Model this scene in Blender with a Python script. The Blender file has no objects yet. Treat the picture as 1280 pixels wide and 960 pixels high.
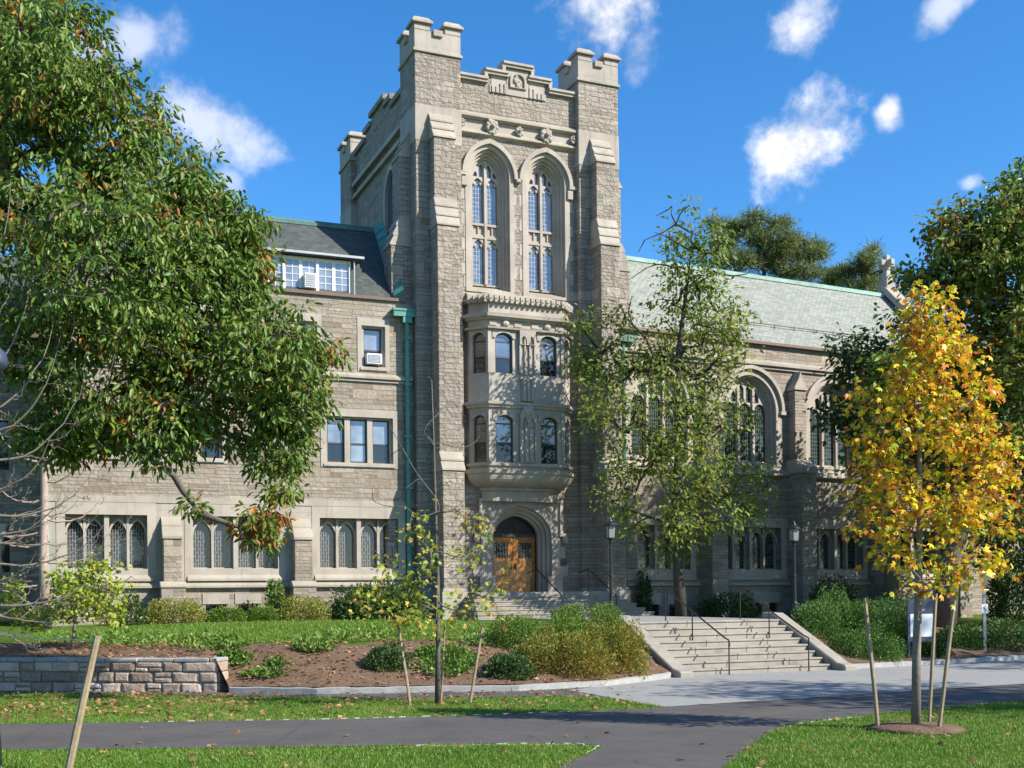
import bpy, bmesh, math, random
import numpy as np
from mathutils import Vector, Matrix
from mathutils.geometry import tessellate_polygon

scene = bpy.context.scene
COL = scene.collection
random.seed(7)
RNG = np.random.default_rng(11)
rad = math.radians

# ------------------------------------------------------------------ camera
F, CX, CY, EYE = 1443.0, 640.0, 745.0, 2.15
ROLL = rad(0.6)
cam = bpy.data.cameras.new('camera')
camo = bpy.data.objects.new('camera', cam)
COL.objects.link(camo)
cam.sensor_width = 36
cam.lens = F / 1280 * 36
cam.shift_y = (CY - 480) / 1280
cam.clip_end = 3000
camo.matrix_world = Matrix.Translation((0, 0, EYE)) @ Matrix.Rotation(rad(90), 4, 'X') @ Matrix.Rotation(-ROLL, 4, 'Z')
scene.camera = camo

# ------------------------------------------------------------------ light
SUN_AZ, SUN_EL = rad(65), rad(37)          # azimuth from -Y towards +X
sdir = Vector((math.sin(SUN_AZ) * math.cos(SUN_EL), -math.cos(SUN_AZ) * math.cos(SUN_EL), math.sin(SUN_EL)))
sun = bpy.data.lights.new('sun', 'SUN')
sun.energy = 4.4
sun.angle = rad(0.5)
sun.color = (1.0, 0.94, 0.83)
suno = bpy.data.objects.new('sun', sun)
COL.objects.link(suno)
suno.rotation_euler = sdir.to_track_quat('Z', 'Y').to_euler()
scene.view_settings.view_transform = 'Standard'
scene.view_settings.look = 'None'
scene.view_settings.exposure = 1.0
scene.view_settings.gamma = 1
scene.view_settings.use_curve_mapping = False
scene.cycles.max_bounces = 6
scene.cycles.transparent_max_bounces = 6
scene.cycles.use_denoising = True


def at(px, py, Y):
    """point at depth Y seen at photo pixel px,py"""
    dx, dy = px - CX, py - CY
    c, s = math.cos(ROLL), math.sin(ROLL)
    x, y = c * dx - s * dy, s * dx + c * dy
    return Vector((x / F * Y, Y, EYE - y / F * Y))


# ------------------------------------------------------------------ node helpers
class NT:
    def __init__(s, tree):
        s.t = tree

    def n(s, typ, **kw):
        nd = s.t.nodes.new(typ)
        for k, v in kw.items():
            if k.startswith('i_'):
                nd.inputs[k[2:].replace('_', ' ')].default_value = v
            else:
                setattr(nd, k, v)
        return nd

    def l(s, a, b):
        s.t.links.new(a, b)

    def val(s, x, sock):
        if hasattr(x, 'is_linked') or hasattr(x, 'links'):
            s.l(x, sock)
        else:
            sock.default_value = x

    def math(s, op, a, b=0.0, clamp=False):
        nd = s.n('ShaderNodeMath', operation=op, use_clamp=clamp)
        s.val(a, nd.inputs[0])
        s.val(b, nd.inputs[1])
        return nd.outputs[0]

    def vmath(s, op, a, b=(0, 0, 0)):
        nd = s.n('ShaderNodeVectorMath', operation=op)
        s.val(a, nd.inputs[0])
        s.val(b, nd.inputs[1])
        return nd.outputs['Value'] if op in ('LENGTH', 'DOT_PRODUCT', 'DISTANCE') else nd.outputs[0]

    def noise(s, vec, scale, detail=4, rough=.55):
        nd = s.n('ShaderNodeTexNoise')
        nd.inputs['Scale'].default_value = scale
        nd.inputs['Detail'].default_value = detail
        nd.inputs['Roughness'].default_value = rough
        if vec is not None:
            s.l(vec, nd.inputs['Vector'])
        return nd.outputs['Fac']

    def ramp(s, fac, stops, interp='LINEAR'):
        nd = s.n('ShaderNodeValToRGB')
        cr = nd.color_ramp
        cr.interpolation = interp
        while len(cr.elements) < len(stops):
            cr.elements.new(0.5)
        for e, (p, c) in zip(cr.elements, stops):
            e.position = p
            e.color = (*c, 1) if len(c) == 3 else c
        s.val(fac, nd.inputs[0])
        return nd.outputs[0]

    def mix(s, fac, a, b, mode='MIX'):
        nd = s.n('ShaderNodeMix', data_type='RGBA', blend_type=mode)
        s.val(fac, nd.inputs[0])
        for x, k in ((a, 6), (b, 7)):
            if isinstance(x, tuple):
                nd.inputs[k].default_value = (*x, 1) if len(x) == 3 else x
            else:
                s.l(x, nd.inputs[k])
        return nd.outputs[2]

    def mrange(s, x, a, b, c=0.0, d=1.0, smooth=False):
        nd = s.n('ShaderNodeMapRange')
        if smooth:
            nd.interpolation_type = 'SMOOTHSTEP'
        s.val(x, nd.inputs[0])
        for i, v in enumerate((a, b, c, d)):
            nd.inputs[i + 1].default_value = v
        return nd.outputs[0]


def new_mat(name):
    m = bpy.data.materials.new(name)
    m.use_nodes = True
    nt = NT(m.node_tree)
    b = m.node_tree.nodes['Principled BSDF']
    return m, nt, b


def finish(nt, b, color=None, rough=None, height=None, strength=.5, dist=.02):
    if color is not None:
        nt.val(color if not isinstance(color, tuple) else (*color[:3], 1), b.inputs['Base Color'])
    if rough is not None:
        nt.val(rough, b.inputs['Roughness'])
    if height is not None:
        bp = nt.n('ShaderNodeBump')
        bp.inputs['Strength'].default_value = strength
        bp.inputs['Distance'].default_value = dist
        nt.l(height, bp.inputs['Height'])
        nt.l(bp.outputs[0], b.inputs['Normal'])


def objco(nt):
    return nt.n('ShaderNodeTexCoord').outputs['Object']


def wallco(nt):
    """(x+y, z, 0) so courses run level on every upright face"""
    s = nt.n('ShaderNodeSeparateXYZ')
    nt.l(objco(nt), s.inputs[0])
    c = nt.n('ShaderNodeCombineXYZ')
    nt.l(nt.math('ADD', s.outputs[0], s.outputs[1]), c.inputs[0])
    nt.l(s.outputs[2], c.inputs[1])
    return c.outputs[0]


def brick(nt, vec, w, h, mortar, off=.5, c1=(0, 0, 0, 1), c2=(1, 1, 1, 1), cm=(0, 0, 0, 1), smooth=.3, freq=2, squash=1.0, sqf=2):
    nd = nt.n('ShaderNodeTexBrick')
    nd.offset = off
    nd.offset_frequency = freq
    nd.squash = squash
    nd.squash_frequency = sqf
    nt.l(vec, nd.inputs['Vector'])
    nd.inputs['Color1'].default_value = c1
    nd.inputs['Color2'].default_value = c2
    nd.inputs['Mortar'].default_value = cm
    nd.inputs['Scale'].default_value = 1
    nd.inputs['Mortar Size'].default_value = mortar
    nd.inputs['Mortar Smooth'].default_value = smooth
    nd.inputs['Brick Width'].default_value = w
    nd.inputs['Row Height'].default_value = h
    return nd


def mat_ashlar(name, tones, mortar_col, bw=.62, rh=.34, rock=1.0):
    """random squared rubble: tall blocks, some split into two thin courses"""
    tones = [(p, tuple(x * .86 for x in c)) for p, c in tones]
    tones = [(p, (c[0] * .975, c[1] * .99, c[2] * 1.06)) for p, c in tones]
    mortar_col = tuple(x * .8 for x in mortar_col)
    m, nt, b = new_mat(name)
    v = wallco(nt)
    wob = nt.n('ShaderNodeTexNoise')
    wob.inputs['Scale'].default_value = 3.2
    wob.inputs['Detail'].default_value = 3
    nt.l(v, wob.inputs['Vector'])
    vw = nt.vmath('ADD', v, nt.vmath('MULTIPLY', nt.vmath('SUBTRACT', wob.outputs['Color'], (.5, .5, .5)), (.05, .03, 0)))
    big = brick(nt, vw, bw, rh, .011, squash=.62, sqf=3)
    sel_b = brick(nt, vw, bw, rh, 0.0, squash=.62, sqf=3)
    fine = brick(nt, vw, bw * .82, rh / 2, .010, off=.37, squash=1.5, sqf=2)
    third = brick(nt, vw, bw * 1.1, rh / 3, .009, off=.43, squash=.7, sqf=2)
    rnd = nt.n('ShaderNodeTexWhiteNoise', noise_dimensions='3D')
    nt.l(sel_b.outputs['Color'], rnd.inputs['Vector'])
    r = rnd.outputs['Value']
    s1 = nt.math('GREATER_THAN', r, .22)
    s2 = nt.math('GREATER_THAN', r, .66)
    idc = nt.mix(s2, nt.mix(s1, big.outputs['Color'], fine.outputs['Color']), third.outputs['Color'])
    mf = nt.mix(s2, nt.mix(s1, big.outputs['Fac'], fine.outputs['Fac']), third.outputs['Fac'])
    rnd2 = nt.n('ShaderNodeTexWhiteNoise', noise_dimensions='3D')
    nt.l(nt.vmath('ADD', idc, (.13, .7, .2)), rnd2.inputs['Vector'])
    tone = nt.ramp(rnd2.outputs['Value'], tones)
    o = objco(nt)
    patch = nt.noise(o, .35, 5)
    grain = nt.noise(o, 6.5, 7, .62)
    fineg = nt.noise(o, 60, 4, .6)
    col = nt.mix(nt.mrange(grain, .42, .72, 0, .5), tone, (.21, .175, .13))
    col = nt.mix(nt.mrange(patch, .42, .68, 0, .3), col, (.22, .20, .165))
    streak = nt.n('ShaderNodeTexNoise')
    streak.inputs['Scale'].default_value = 1.0
    streak.inputs['Detail'].default_value = 5
    nt.l(nt.vmath('MULTIPLY', v, (3.2, .22, 1)), streak.inputs['Vector'])
    col = nt.mix(nt.mrange(streak.outputs['Fac'], .56, .74, 0, .4), col, (.15, .14, .12))
    col = nt.mix(nt.math('MULTIPLY', mf, .7), col, mortar_col)
    # rock face: rough swell per stone
    hgt = nt.math('ADD', nt.math('MULTIPLY', nt.math('SUBTRACT', 1.0, mf), 1.7),
                  nt.math('ADD', nt.math('MULTIPLY', grain, 2.6 * rock), nt.math('MULTIPLY', fineg, .25)))
    hgt = nt.math('ADD', hgt, nt.math('MULTIPLY', rnd2.outputs['Value'], 1.0 * rock))
    finish(nt, b, col, .92, hgt, .85, .045 * rock)
    b.inputs['Specular IOR Level'].default_value = .2
    return m


def mat_limestone(name, base=(.405, .362, .31), dark=(.22, .193, .16), joints=True):
    m, nt, b = new_mat(name)
    o = objco(nt)
    v = wallco(nt)
    g = nt.noise(o, 25, 5, .6)
    p = nt.noise(o, .9, 6, .6)
    col = nt.mix(nt.mrange(p, .38, .72, 0, .75), base, dark)
    col = nt.mix(nt.mrange(g, .35, .7, 0, .25), col, tuple(.7 * x for x in base))
    st = nt.n('ShaderNodeTexNoise')
    st.inputs['Scale'].default_value = 1
    st.inputs['Detail'].default_value = 6
    nt.l(nt.vmath('MULTIPLY', o, (5, 5, .35)), st.inputs['Vector'])
    col = nt.mix(nt.mrange(st.outputs['Fac'], .55, .75, 0, .45), col, (.17, .16, .135))
    # lichen on upward faces
    geo = nt.n('ShaderNodeNewGeometry')
    sp = nt.n('ShaderNodeSeparateXYZ')
    nt.l(geo.outputs['Normal'], sp.inputs[0])
    up = nt.mrange(sp.outputs[2], .3, .8, 0, .55)
    col = nt.mix(nt.math('MULTIPLY', up, nt.mrange(nt.noise(o, 6, 4), .3, .6)), col, (.29, .25, .14))
    h = g
    if joints:
        br = brick(nt, v, .95, .52, .006)
        col = nt.mix(nt.math('MULTIPLY', br.outputs['Fac'], .5), col, (.2, .18, .15))
        h = nt.math('SUBTRACT', g, nt.math('MULTIPLY', br.outputs['Fac'], .8))
    finish(nt, b, col, .85, h, .35, .012)
    b.inputs['Specular IOR Level'].default_value = .25
    return m


def mat_noise(name, stops, scale, rough=.8, bump=.3, dist=.01, detail=5, spec=None, metallic=0, coat=0):
    m, nt, b = new_mat(name)
    o = objco(nt)
    f = nt.noise(o, scale, detail, .6)
    g = nt.noise(o, scale * .13, 3)
    fac = nt.math('ADD', nt.math('MULTIPLY', f, .65), nt.math('MULTIPLY', g, .35))
    finish(nt, b, nt.ramp(fac, stops), rough, f, bump, dist)
    b.inputs['Metallic'].default_value = metallic
    if spec is not None:
        b.inputs['Specular IOR Level'].default_value = spec
    return m


def mat_slate(name, tones, rh=.16, bw=.26):
    m, nt, b = new_mat(name)
    o = objco(nt)
    br = brick(nt, o, bw, rh, .008, c1=(0, 0, 0, 1), c2=(1, 1, 1, 1), cm=(.5, .5, .5, 1))
    wn = nt.n('ShaderNodeTexWhiteNoise', noise_dimensions='3D')
    nt.l(br.outputs['Color'], wn.inputs['Vector'])
    p = nt.noise(o, .7, 4)
    col = nt.ramp(nt.math('ADD', nt.math('MULTIPLY', wn.outputs['Value'], .7), nt.math('MULTIPLY', p, .3)), tones)
    col = nt.mix(br.outputs['Fac'], col, (.05, .055, .05))
    s = nt.n('ShaderNodeSeparateXYZ')
    nt.l(o, s.inputs[0])
    saw = nt.math('FRACT', nt.math('DIVIDE', s.outputs[1], rh))
    h = nt.math('ADD', nt.math('MULTIPLY', nt.math('SUBTRACT', 1, saw), 1.0), nt.math('MULTIPLY', wn.outputs['Value'], .5))
    finish(nt, b, col, .75, h, .7, .03)
    return m


def mat_leaded(name, w, h, lead, glass, stagger, blue=(.2, .3, .45), ior=2.3):
    m, nt, b = new_mat(name)
    s = nt.n('ShaderNodeSeparateXYZ')
    nt.l(objco(nt), s.inputs[0])
    c = nt.n('ShaderNodeCombineXYZ')
    if stagger:
        nt.l(s.outputs[2], c.inputs[0]); nt.l(s.outputs[0], c.inputs[1])
        br = brick(nt, c.outputs[0], h, w, .0065, off=.5, smooth=0)
    else:
        nt.l(s.outputs[0], c.inputs[0]); nt.l(s.outputs[2], c.inputs[1])
        br = brick(nt, c.outputs[0], w, h, .007, off=0, smooth=0)
    wn = nt.n('ShaderNodeTexWhiteNoise', noise_dimensions='3D')
    nt.l(br.outputs['Color'], wn.inputs['Vector'])
    big = nt.noise(objco(nt), .8, 3)
    gcol = nt.mix(nt.math('MULTIPLY', nt.mrange(wn.outputs['Value'], .2, 1), nt.mrange(big, .35, .65)), glass, blue)
    col = nt.mix(br.outputs['Fac'], gcol, lead)
    rgh = nt.math('ADD', .06, nt.math('MULTIPLY', br.outputs['Fac'], .6))
    hh = nt.math('ADD', nt.math('MULTIPLY', wn.outputs['Value'], .5), nt.noise(objco(nt), 5, 2))
    finish(nt, b, col, rgh, hh, .12, .02)
    b.inputs['IOR'].default_value = ior
    return m


def mat_glass(name, base, ior=2.2, rough=.04, top=None, zmid=0):
    m, nt, b = new_mat(name)
    o = objco(nt)
    n = nt.noise(o, 1.6, 3)
    col = nt.mix(nt.mrange(n, .35, .65), base, tuple(.55 * x for x in base))
    finish(nt, b, col, rough, nt.noise(o, 1.3, 2), .05, .05)
    b.inputs['IOR'].default_value = ior
    return m


def mat_plain(name, c, rough=.5, metallic=0, var=.25, scale=8, bump=.15):
    d = tuple(x * (1 - var) for x in c)
    e = tuple(min(1, x * (1 + var)) for x in c)
    return mat_noise(name, [(.3, d), (.7, e)], scale, rough, bump, .004, metallic=metallic)


def mat_leaf(name, cols, trans=.35, rough=.5, clump=.5, dark=None):
    """cols: list of (share, rgb) picked per leaf"""
    m, nt, b = new_mat(name)
    geo = nt.n('ShaderNodeNewGeometry')
    r = geo.outputs['Random Per Island']
    cols = [(s_, tuple(min(.8, x * k) for x, k in zip(c, (1.15, 1.2, 1.15)))) for s_, c in cols]
    tot = sum(s for s, _ in cols)
    acc, stops = 0, []
    for s, c in cols:
        stops.append((acc / tot, c))
        acc += s
    pos = nt.n('ShaderNodeTexCoord').outputs['Object']
    big = nt.noise(pos, .55, 3)
    f = nt.math('ADD', nt.math('MULTIPLY', r, 1 - clump), nt.math('MULTIPLY', nt.mrange(big, .3, .7), clump))
    col = nt.ramp(f, stops, 'LINEAR')
    wn = nt.n('ShaderNodeTexWhiteNoise', noise_dimensions='1D')
    nt.l(r, wn.inputs['W'])
    hsv = nt.n('ShaderNodeHueSaturation')
    nt.l(col, hsv.inputs['Color'])
    nt.l(nt.mrange(wn.outputs['Value'], 0, 1, .7, 1.3), hsv.inputs['Value'])
    col = hsv.outputs[0]
    nt.l(col, b.inputs['Base Color'])
    b.inputs['Roughness'].default_value = rough
    b.inputs['Specular IOR Level'].default_value = .35
    t = nt.n('ShaderNodeBsdfTranslucent')
    tc = nt.mix(.55, col, (.28, .32, .03), 'MIX')
    nt.l(tc if False else col, t.inputs['Color'])
    mx = nt.n('ShaderNodeMixShader')
    mx.inputs[0].default_value = trans
    nt.l(b.outputs[0], mx.inputs[1])
    nt.l(t.outputs[0], mx.inputs[2])
    nt.l(mx.outputs[0], m.node_tree.nodes['Material Output'].inputs['Surface'])
    return m


# ------------------------------------------------------------------ world
w = bpy.data.worlds.new('World')
scene.world = w
w.use_nodes = True
wn_ = NT(w.node_tree)
bg = w.node_tree.nodes['Background']
sky = wn_.n('ShaderNodeTexSky', sky_type='NISHITA')
sky.sun_disc = False
sky.sun_elevation = SUN_EL
sky.sun_rotation = math.atan2(sdir.x, sdir.y)
sky.air_density = 1.0
sky.dust_density = 0.5
sky.ozone_density = 5.0
sky.altitude = 400
gen = wn_.n('ShaderNodeTexCoord').outputs['Generated']
hs = wn_.n('ShaderNodeHueSaturation')
hs.inputs['Saturation'].default_value = 1.25
hs.inputs['Value'].default_value = 1.0
wn_.l(sky.outputs[0], hs.inputs['Color'])
skycol = hs.outputs[0]
n1 = wn_.n('ShaderNodeTexNoise')
n1.inputs['Scale'].default_value = 26
n1.inputs['Detail'].default_value = 9
n1.inputs['Roughness'].default_value = .6
wn_.l(gen, n1.inputs['Vector'])
n2 = wn_.noise(gen, 11, 4, .6)
mask = None
# compass direction, half-width, half-height, tilt and thickness of each cloud
CLOUDS = [((150, 50), 105, 52, -.3, .50), ((262, 158), 105, 50, .45, .55), ((755, 18), 92, 62, .2, .9), ((1003, 32), 52, 42, -.4, .75),
          ((1003, 172), 88, 60, -.75, 1.25), ((1112, 144), 22, 24, 0, .8), ((1185, 4), 55, 26, -.5, .55), ((1214, 228), 18, 13, 0, .5),
          ((800, 60), 40, 55, .2, .5), ((285, 222), 30, 20, .6, .35)]
for (pc, hw, hh, tilt, dens) in CLOUDS:
    d = (at(pc[0], pc[1], 1.0) - Vector((0, 0, EYE))).normalized()
    rt = d.cross(Vector((0, 0, 1))).normalized()
    up = rt.cross(d)
    ct, st = math.cos(tilt), math.sin(tilt)
    ax, ay = rt * ct - up * st, rt * st + up * ct
    L_ = 1 / math.sqrt(1 + ((pc[0] - CX) / F) ** 2 + ((pc[1] - CY) / F) ** 2)
    dx = wn_.math('DIVIDE', wn_.vmath('DOT_PRODUCT', gen, tuple(ax)), hw / F * L_)
    dy = wn_.math('DIVIDE', wn_.vmath('DOT_PRODUCT', gen, tuple(ay)), hh / F * L_)
    dz = wn_.vmath('DOT_PRODUCT', gen, tuple(d))
    rr = wn_.math('SQRT', wn_.math('ADD', wn_.math('MULTIPLY', dx, dx), wn_.math('MULTIPLY', dy, dy)))
    e = wn_.math('SUBTRACT', 1.0, rr)
    e = wn_.math('ADD', e, wn_.math('MULTIPLY', wn_.math('SUBTRACT', n1.outputs['Fac'], .5), 2.0))
    e = wn_.math('ADD', e, wn_.math('MULTIPLY', wn_.math('SUBTRACT', n2, .5), 1.4))
    e = wn_.mrange(e, .04, 1.0, 0, min(1.1, dens * 1.1), True)
    e = wn_.math('MULTIPLY', e, wn_.math('GREATER_THAN', dz, 0))
    mask = e if mask is None else wn_.math('MAXIMUM', mask, e)
mask = wn_.math('MULTIPLY', mask, .92, True)
shade = wn_.mix(wn_.mrange(n1.outputs['Fac'], .36, .55), (3.9, 4.0, 4.3), (5.7, 5.6, 5.5))
skyc = wn_.mix(mask, skycol, shade)
wn_.l(skyc, bg.inputs['Color'])
bg.inputs['Strength'].default_value = .115

# ------------------------------------------------------------------ materials
M = {}
TT = [(0, (.30, .235, .165)), (.2, (.42, .35, .265)), (.5, (.47, .40, .31)), (.8, (.37, .32, .26)), (1, (.56, .48, .375))]
M['tower_stone'] = mat_ashlar('rock_faced_ashlar', TT, (.17, .145, .105), .66, .40, 1.15)  # mortar darkened to draw the shadow line beneath each stone
TL = [(0, (.26, .195, .13)), (.2, (.37, .30, .215)), (.5, (.44, .37, .285)), (.8, (.32, .275, .22)), (1, (.52, .43, .315))]
M['wing_stone'] = mat_ashlar('coursed_rubble', TL, (.25, .21, .165), .92, .36, .75)
M['lime'] = mat_limestone('cut_limestone')
M['lime_plain'] = mat_limestone('carved_limestone', (.42, .374, .32), (.24, .21, .172), joints=False)
M['slate_dark'] = mat_slate('dark_slate', [(0, (.036, .044, .043)), (.5, (.056, .066, .063)), (1, (.085, .094, .09))])
M['slate_pale'] = mat_slate('pale_slate', [(0, (.19, .20, .17)), (.5, (.255, .265, .225)), (1, (.32, .325, .28))])
M['copper'] = mat_plain('verdigris_copper', (.085, .25, .21), .7, 0, .35, 6)
M['copper_pale'] = mat_plain('pale_verdigris', (.23, .36, .30), .7, 0, .35, 3)
M['copper_dark'] = mat_plain('dark_verdigris', (.055, .14, .125), .6, 0, .35, 6)
M['lead_tower'] = mat_leaded('leaded_glass_sky_tint', .115, .17, (.20, .20, .19), (.045, .062, .09), False, (.14, .18, .235))  # glass tint carries the blue of the reflected sky
M['lead_ground'] = mat_leaded('leaded_glass_lattice', .085, .26, (.26, .26, .235), (.02, .024, .028), True, (.05, .06, .08), 1.7)
M['lead_chapel'] = mat_leaded('leaded_glass_green', .10, .17, (.10, .12, .11), (.012, .02, .02), False, (.05, .09, .085), 1.6)
M['pane'] = mat_glass('sash_glass', (.10, .13, .17), 2.3)  # blue in the base colour stands in for reflected sky
M['pane_dark'] = mat_glass('dark_glass', (.02, .025, .03), 1.7)
M['pane_blind_sky'] = mat_glass('glass_blind_sky_tint', (.12, .12, .11), 2.0)  # pale base paints sky reflection over a blind
M['pane_curtain_sky'] = mat_glass('glass_curtain_sky_tint', (.24, .28, .34), 2.2)  # bright bluish base stands for curtain plus mirrored sky
M['sash'] = mat_plain('dark_sash_wood', (.045, .038, .03), .5)
M['white_frame'] = mat_plain('cream_frame', (.62, .60, .54), .5, 0, .12)
M['door'] = None
M['iron'] = mat_plain('black_iron', (.012, .012, .014), .45, 0, .3)
M['steel'] = mat_plain('galvanised_steel', (.32, .33, .34), .45, .6, .15)
M['lamp_glass'] = mat_plain('frosted_glass', (.17, .18, .18), .2, 0, .08)
M['white'] = mat_plain('white_paint', (.75, .75, .73), .5, 0, .08)
M['brown_trim'] = mat_plain('brown_gutter', (.13, .085, .055), .5, 0, .25)
M['navy'] = mat_plain('dark_blue_paint', (.04, .05, .09), .4, 0, .2)
M['stake'] = mat_noise('weathered_stake', [(.3, (.20, .145, .085)), (.7, (.38, .29, .18))], 18, .8, .4, .006)
M['bark'] = mat_noise('grey_bark', [(.3, (.055, .045, .035)), (.7, (.15, .13, .105))], 16, .9, .8, .02)
M['bark_pale'] = mat_noise('pale_bark', [(.3, (.12, .098, .075)), (.7, (.26, .22, .175))], 14, .9, .6, .012)
M['bark_dark'] = mat_noise('dark_bark', [(.3, (.025, .021, .017)), (.7, (.075, .063, .05))], 14, .9, .8, .02)
M['concrete'] = mat_noise('pale_concrete', [(.3, (.20, .20, .195)), (.7, (.29, .285, .27))], 5, .85, .2, .004)
M['granite'] = mat_noise('grey_granite', [(.3, (.21, .205, .195)), (.7, (.40, .39, .37))], 22, .8, .6, .012)
M['step'] = mat_noise('pale_granite_step', [(.25, (.15, .133, .105)), (.45, (.255, .23, .19)), (.7, (.32, .295, .245))], 3.2, .8, .3, .006)
M['mulch'] = mat_noise('bark_mulch', [(.25, (.06, .034, .02)), (.5, (.135, .08, .046)), (.75, (.24, .155, .095))], 16, .95, 1.0, .05)


def _door():
    m, nt, b = new_mat('varnished_oak')
    o = objco(nt)
    g = nt.n('ShaderNodeTexNoise')
    g.inputs['Scale'].default_value = 1
    g.inputs['Detail'].default_value = 8
    nt.l(nt.vmath('MULTIPLY', o, (40, 40, 2.2)), g.inputs['Vector'])
    col = nt.ramp(g.outputs['Fac'], [(.25, (.17, .055, .010)), (.55, (.40, .155, .022)), (.8, (.55, .25, .045))])
    s = nt.n('ShaderNodeSeparateXYZ')
    nt.l(o, s.inputs[0])
    pl = nt.math('FRACT', nt.math('DIVIDE', s.outputs[0], .115))
    gap = nt.math('LESS_THAN', pl, .09)
    col = nt.mix(gap, col, (.06, .02, .005))
    finish(nt, b, col, .35, nt.math('SUBTRACT', g.outputs['Fac'], gap), .3, .01)
    b.inputs['Coat Weight'].default_value = .3
    return m


M['door'] = _door()


def _grass(name, a, c, d):
    m, nt, b = new_mat(name)
    o = objco(nt)
    p = nt.noise(o, .5, 5, .6)
    q = nt.noise(o, 3.5, 4, .6)
    f = nt.noise(o, 40, 4, .7)
    col = nt.ramp(nt.math('ADD', nt.math('MULTIPLY', p, .5), nt.math('MULTIPLY', q, .5)), [(.32, a), (.5, c), (.68, d)])
    col = nt.mix(nt.mrange(f, .35, .65, 0, .6), col, tuple(x * .5 for x in a))
    finish(nt, b, col, .9, f, .8, .04)
    b.inputs['Specular IOR Level'].default_value = .1
    return m


M['grass'] = _grass('lawn_grass', (.05, .11, .012), (.09, .165, .018), (.15, .21, .035))
M['blade'] = mat_leaf('grass_blade', [(1, (.06, .135, .012)), (1.2, (.095, .18, .018)), (1, (.14, .225, .03)), (.4, (.25, .24, .07))], .3, .5, .55)


def _asphalt():
    m, nt, b = new_mat('asphalt')
    o = objco(nt)
    f = nt.noise(o, 90, 3, .7)
    p = nt.noise(o, .6, 6, .6)
    col = nt.mix(nt.mrange(p, .35, .7), (.054, .049, .045), (.088, .081, .075))
    q = nt.noise(o, 2.6, 6, .65)
    col = nt.mix(nt.mrange(q, .52, .7, 0, .5), col, (.036, .034, .033))
    col = nt.mix(nt.mrange(f, .5, .75, 0, .5), col, (.16, .15, .145))
    cr = nt.n('ShaderNodeTexVoronoi', feature='DISTANCE_TO_EDGE')
    cr.inputs['Scale'].default_value = .33
    nt.l(nt.vmath('ADD', o, nt.vmath('MULTIPLY', nt.n('ShaderNodeTexNoise').outputs['Color'], (.5, .5, 0))), cr.inputs['Vector'])
    crk = nt.math('LESS_THAN', cr.outputs['Distance'], .005)
    col = nt.mix(nt.math('MULTIPLY', crk, .45), col, (.03, .03, .03))
    finish(nt, b, col, .85, f, .4, .006)
    return m


M['asphalt'] = _asphalt()


def _wallstone():
    m, nt, b = new_mat('split_granite_blocks')
    o = objco(nt)
    g = nt.noise(o, 10, 7, .65)
    r = nt.n('ShaderNodeNewGeometry').outputs['Random Per Island']
    col = nt.ramp(nt.math('ADD', nt.math('MULTIPLY', r, .5), nt.math('MULTIPLY', g, .5)),
                  [(.25, (.25, .18, .135)), (.5, (.47, .36, .285)), (.8, (.62, .50, .42))])
    col = nt.mix(nt.mrange(nt.noise(o, 1.7, 4), .5, .7, 0, .5), col, (.16, .14, .115))
    finish(nt, b, col, .9, g, 1.0, .05)
    return m


M['wall_granite'] = _wallstone()

M['oak_leaf'] = mat_leaf('oak_leaf', [(1.0, (.05, .11, .018)), (1.6, (.085, .155, .025)), (1.4, (.125, .19, .034)), (.4, (.20, .20, .04)), (.16, (.34, .16, .03)), (.1, (.26, .08, .02))], .36, .42, .3)
M['oak_leaf_red'] = mat_leaf('turning_oak_leaf', [(1, (.05, .085, .014)), (1, (.10, .12, .02)), (.7, (.34, .15, .02)), (.6, (.40, .12, .02)), (.3, (.22, .06, .015))], .35, .45, .35)
M['maple_leaf'] = mat_leaf('yellow_maple_leaf', [(1.5, (.17, .27, .028)), (1.4, (.46, .46, .03)), (1.9, (.70, .48, .03)), (1.2, (.65, .31, .028)), (.55, (.48, .14, .028))], .38, .4, .12)
M['ash_leaf'] = mat_leaf('olive_leaf', [(1, (.09, .135, .022)), (1.5, (.14, .195, .034)), (1, (.21, .25, .045)), (.35, (.32, .27, .06))], .48, .5, .35)
M['young_leaf'] = mat_leaf('young_turning_leaf', [(1.4, (.15, .23, .03)), (1.2, (.26, .33, .04)), (.6, (.46, .34, .06)), (.4, (.40, .19, .07))], .4, .5, .3)
M['lime_leaf'] = mat_leaf('lime_leaf', [(1.4, (.13, .22, .03)), (1.4, (.24, .33, .04)), (.6, (.42, .40, .06)), (.2, (.44, .28, .07))], .4, .5, .3)
M['red_green_leaf'] = mat_leaf('red_tinged_leaf', [(1, (.06, .11, .016)), (1.5, (.10, .16, .024)), (1, (.15, .20, .036)), (.4, (.26, .17, .035)), (.25, (.26, .085, .02))], .38, .42, .5)
M['pine_leaf'] = mat_leaf('pine_needle', [(1, (.065, .10, .035)), (1, (.12, .16, .055)), (.7, (.21, .215, .075))], .35, .5, .3)
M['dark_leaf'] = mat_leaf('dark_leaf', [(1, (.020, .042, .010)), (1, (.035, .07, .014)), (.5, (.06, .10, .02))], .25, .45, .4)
M['boxwood'] = mat_leaf('olive_shrub_leaf', [(1, (.12, .15, .025)), (1, (.19, .21, .035)), (.5, (.26, .24, .06)), (.15, (.28, .15, .06))], .3, .5, .3)
M['yew'] = mat_leaf('yew_leaf', [(1, (.05, .105, .012)), (1, (.085, .15, .016)), (.5, (.13, .19, .025))], .3, .5, .3)
M['rhodo'] = mat_leaf('glossy_shrub_leaf', [(1, (.025, .055, .016)), (1, (.045, .085, .024)), (.5, (.08, .12, .035))], .2, .35, .3)
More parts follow.
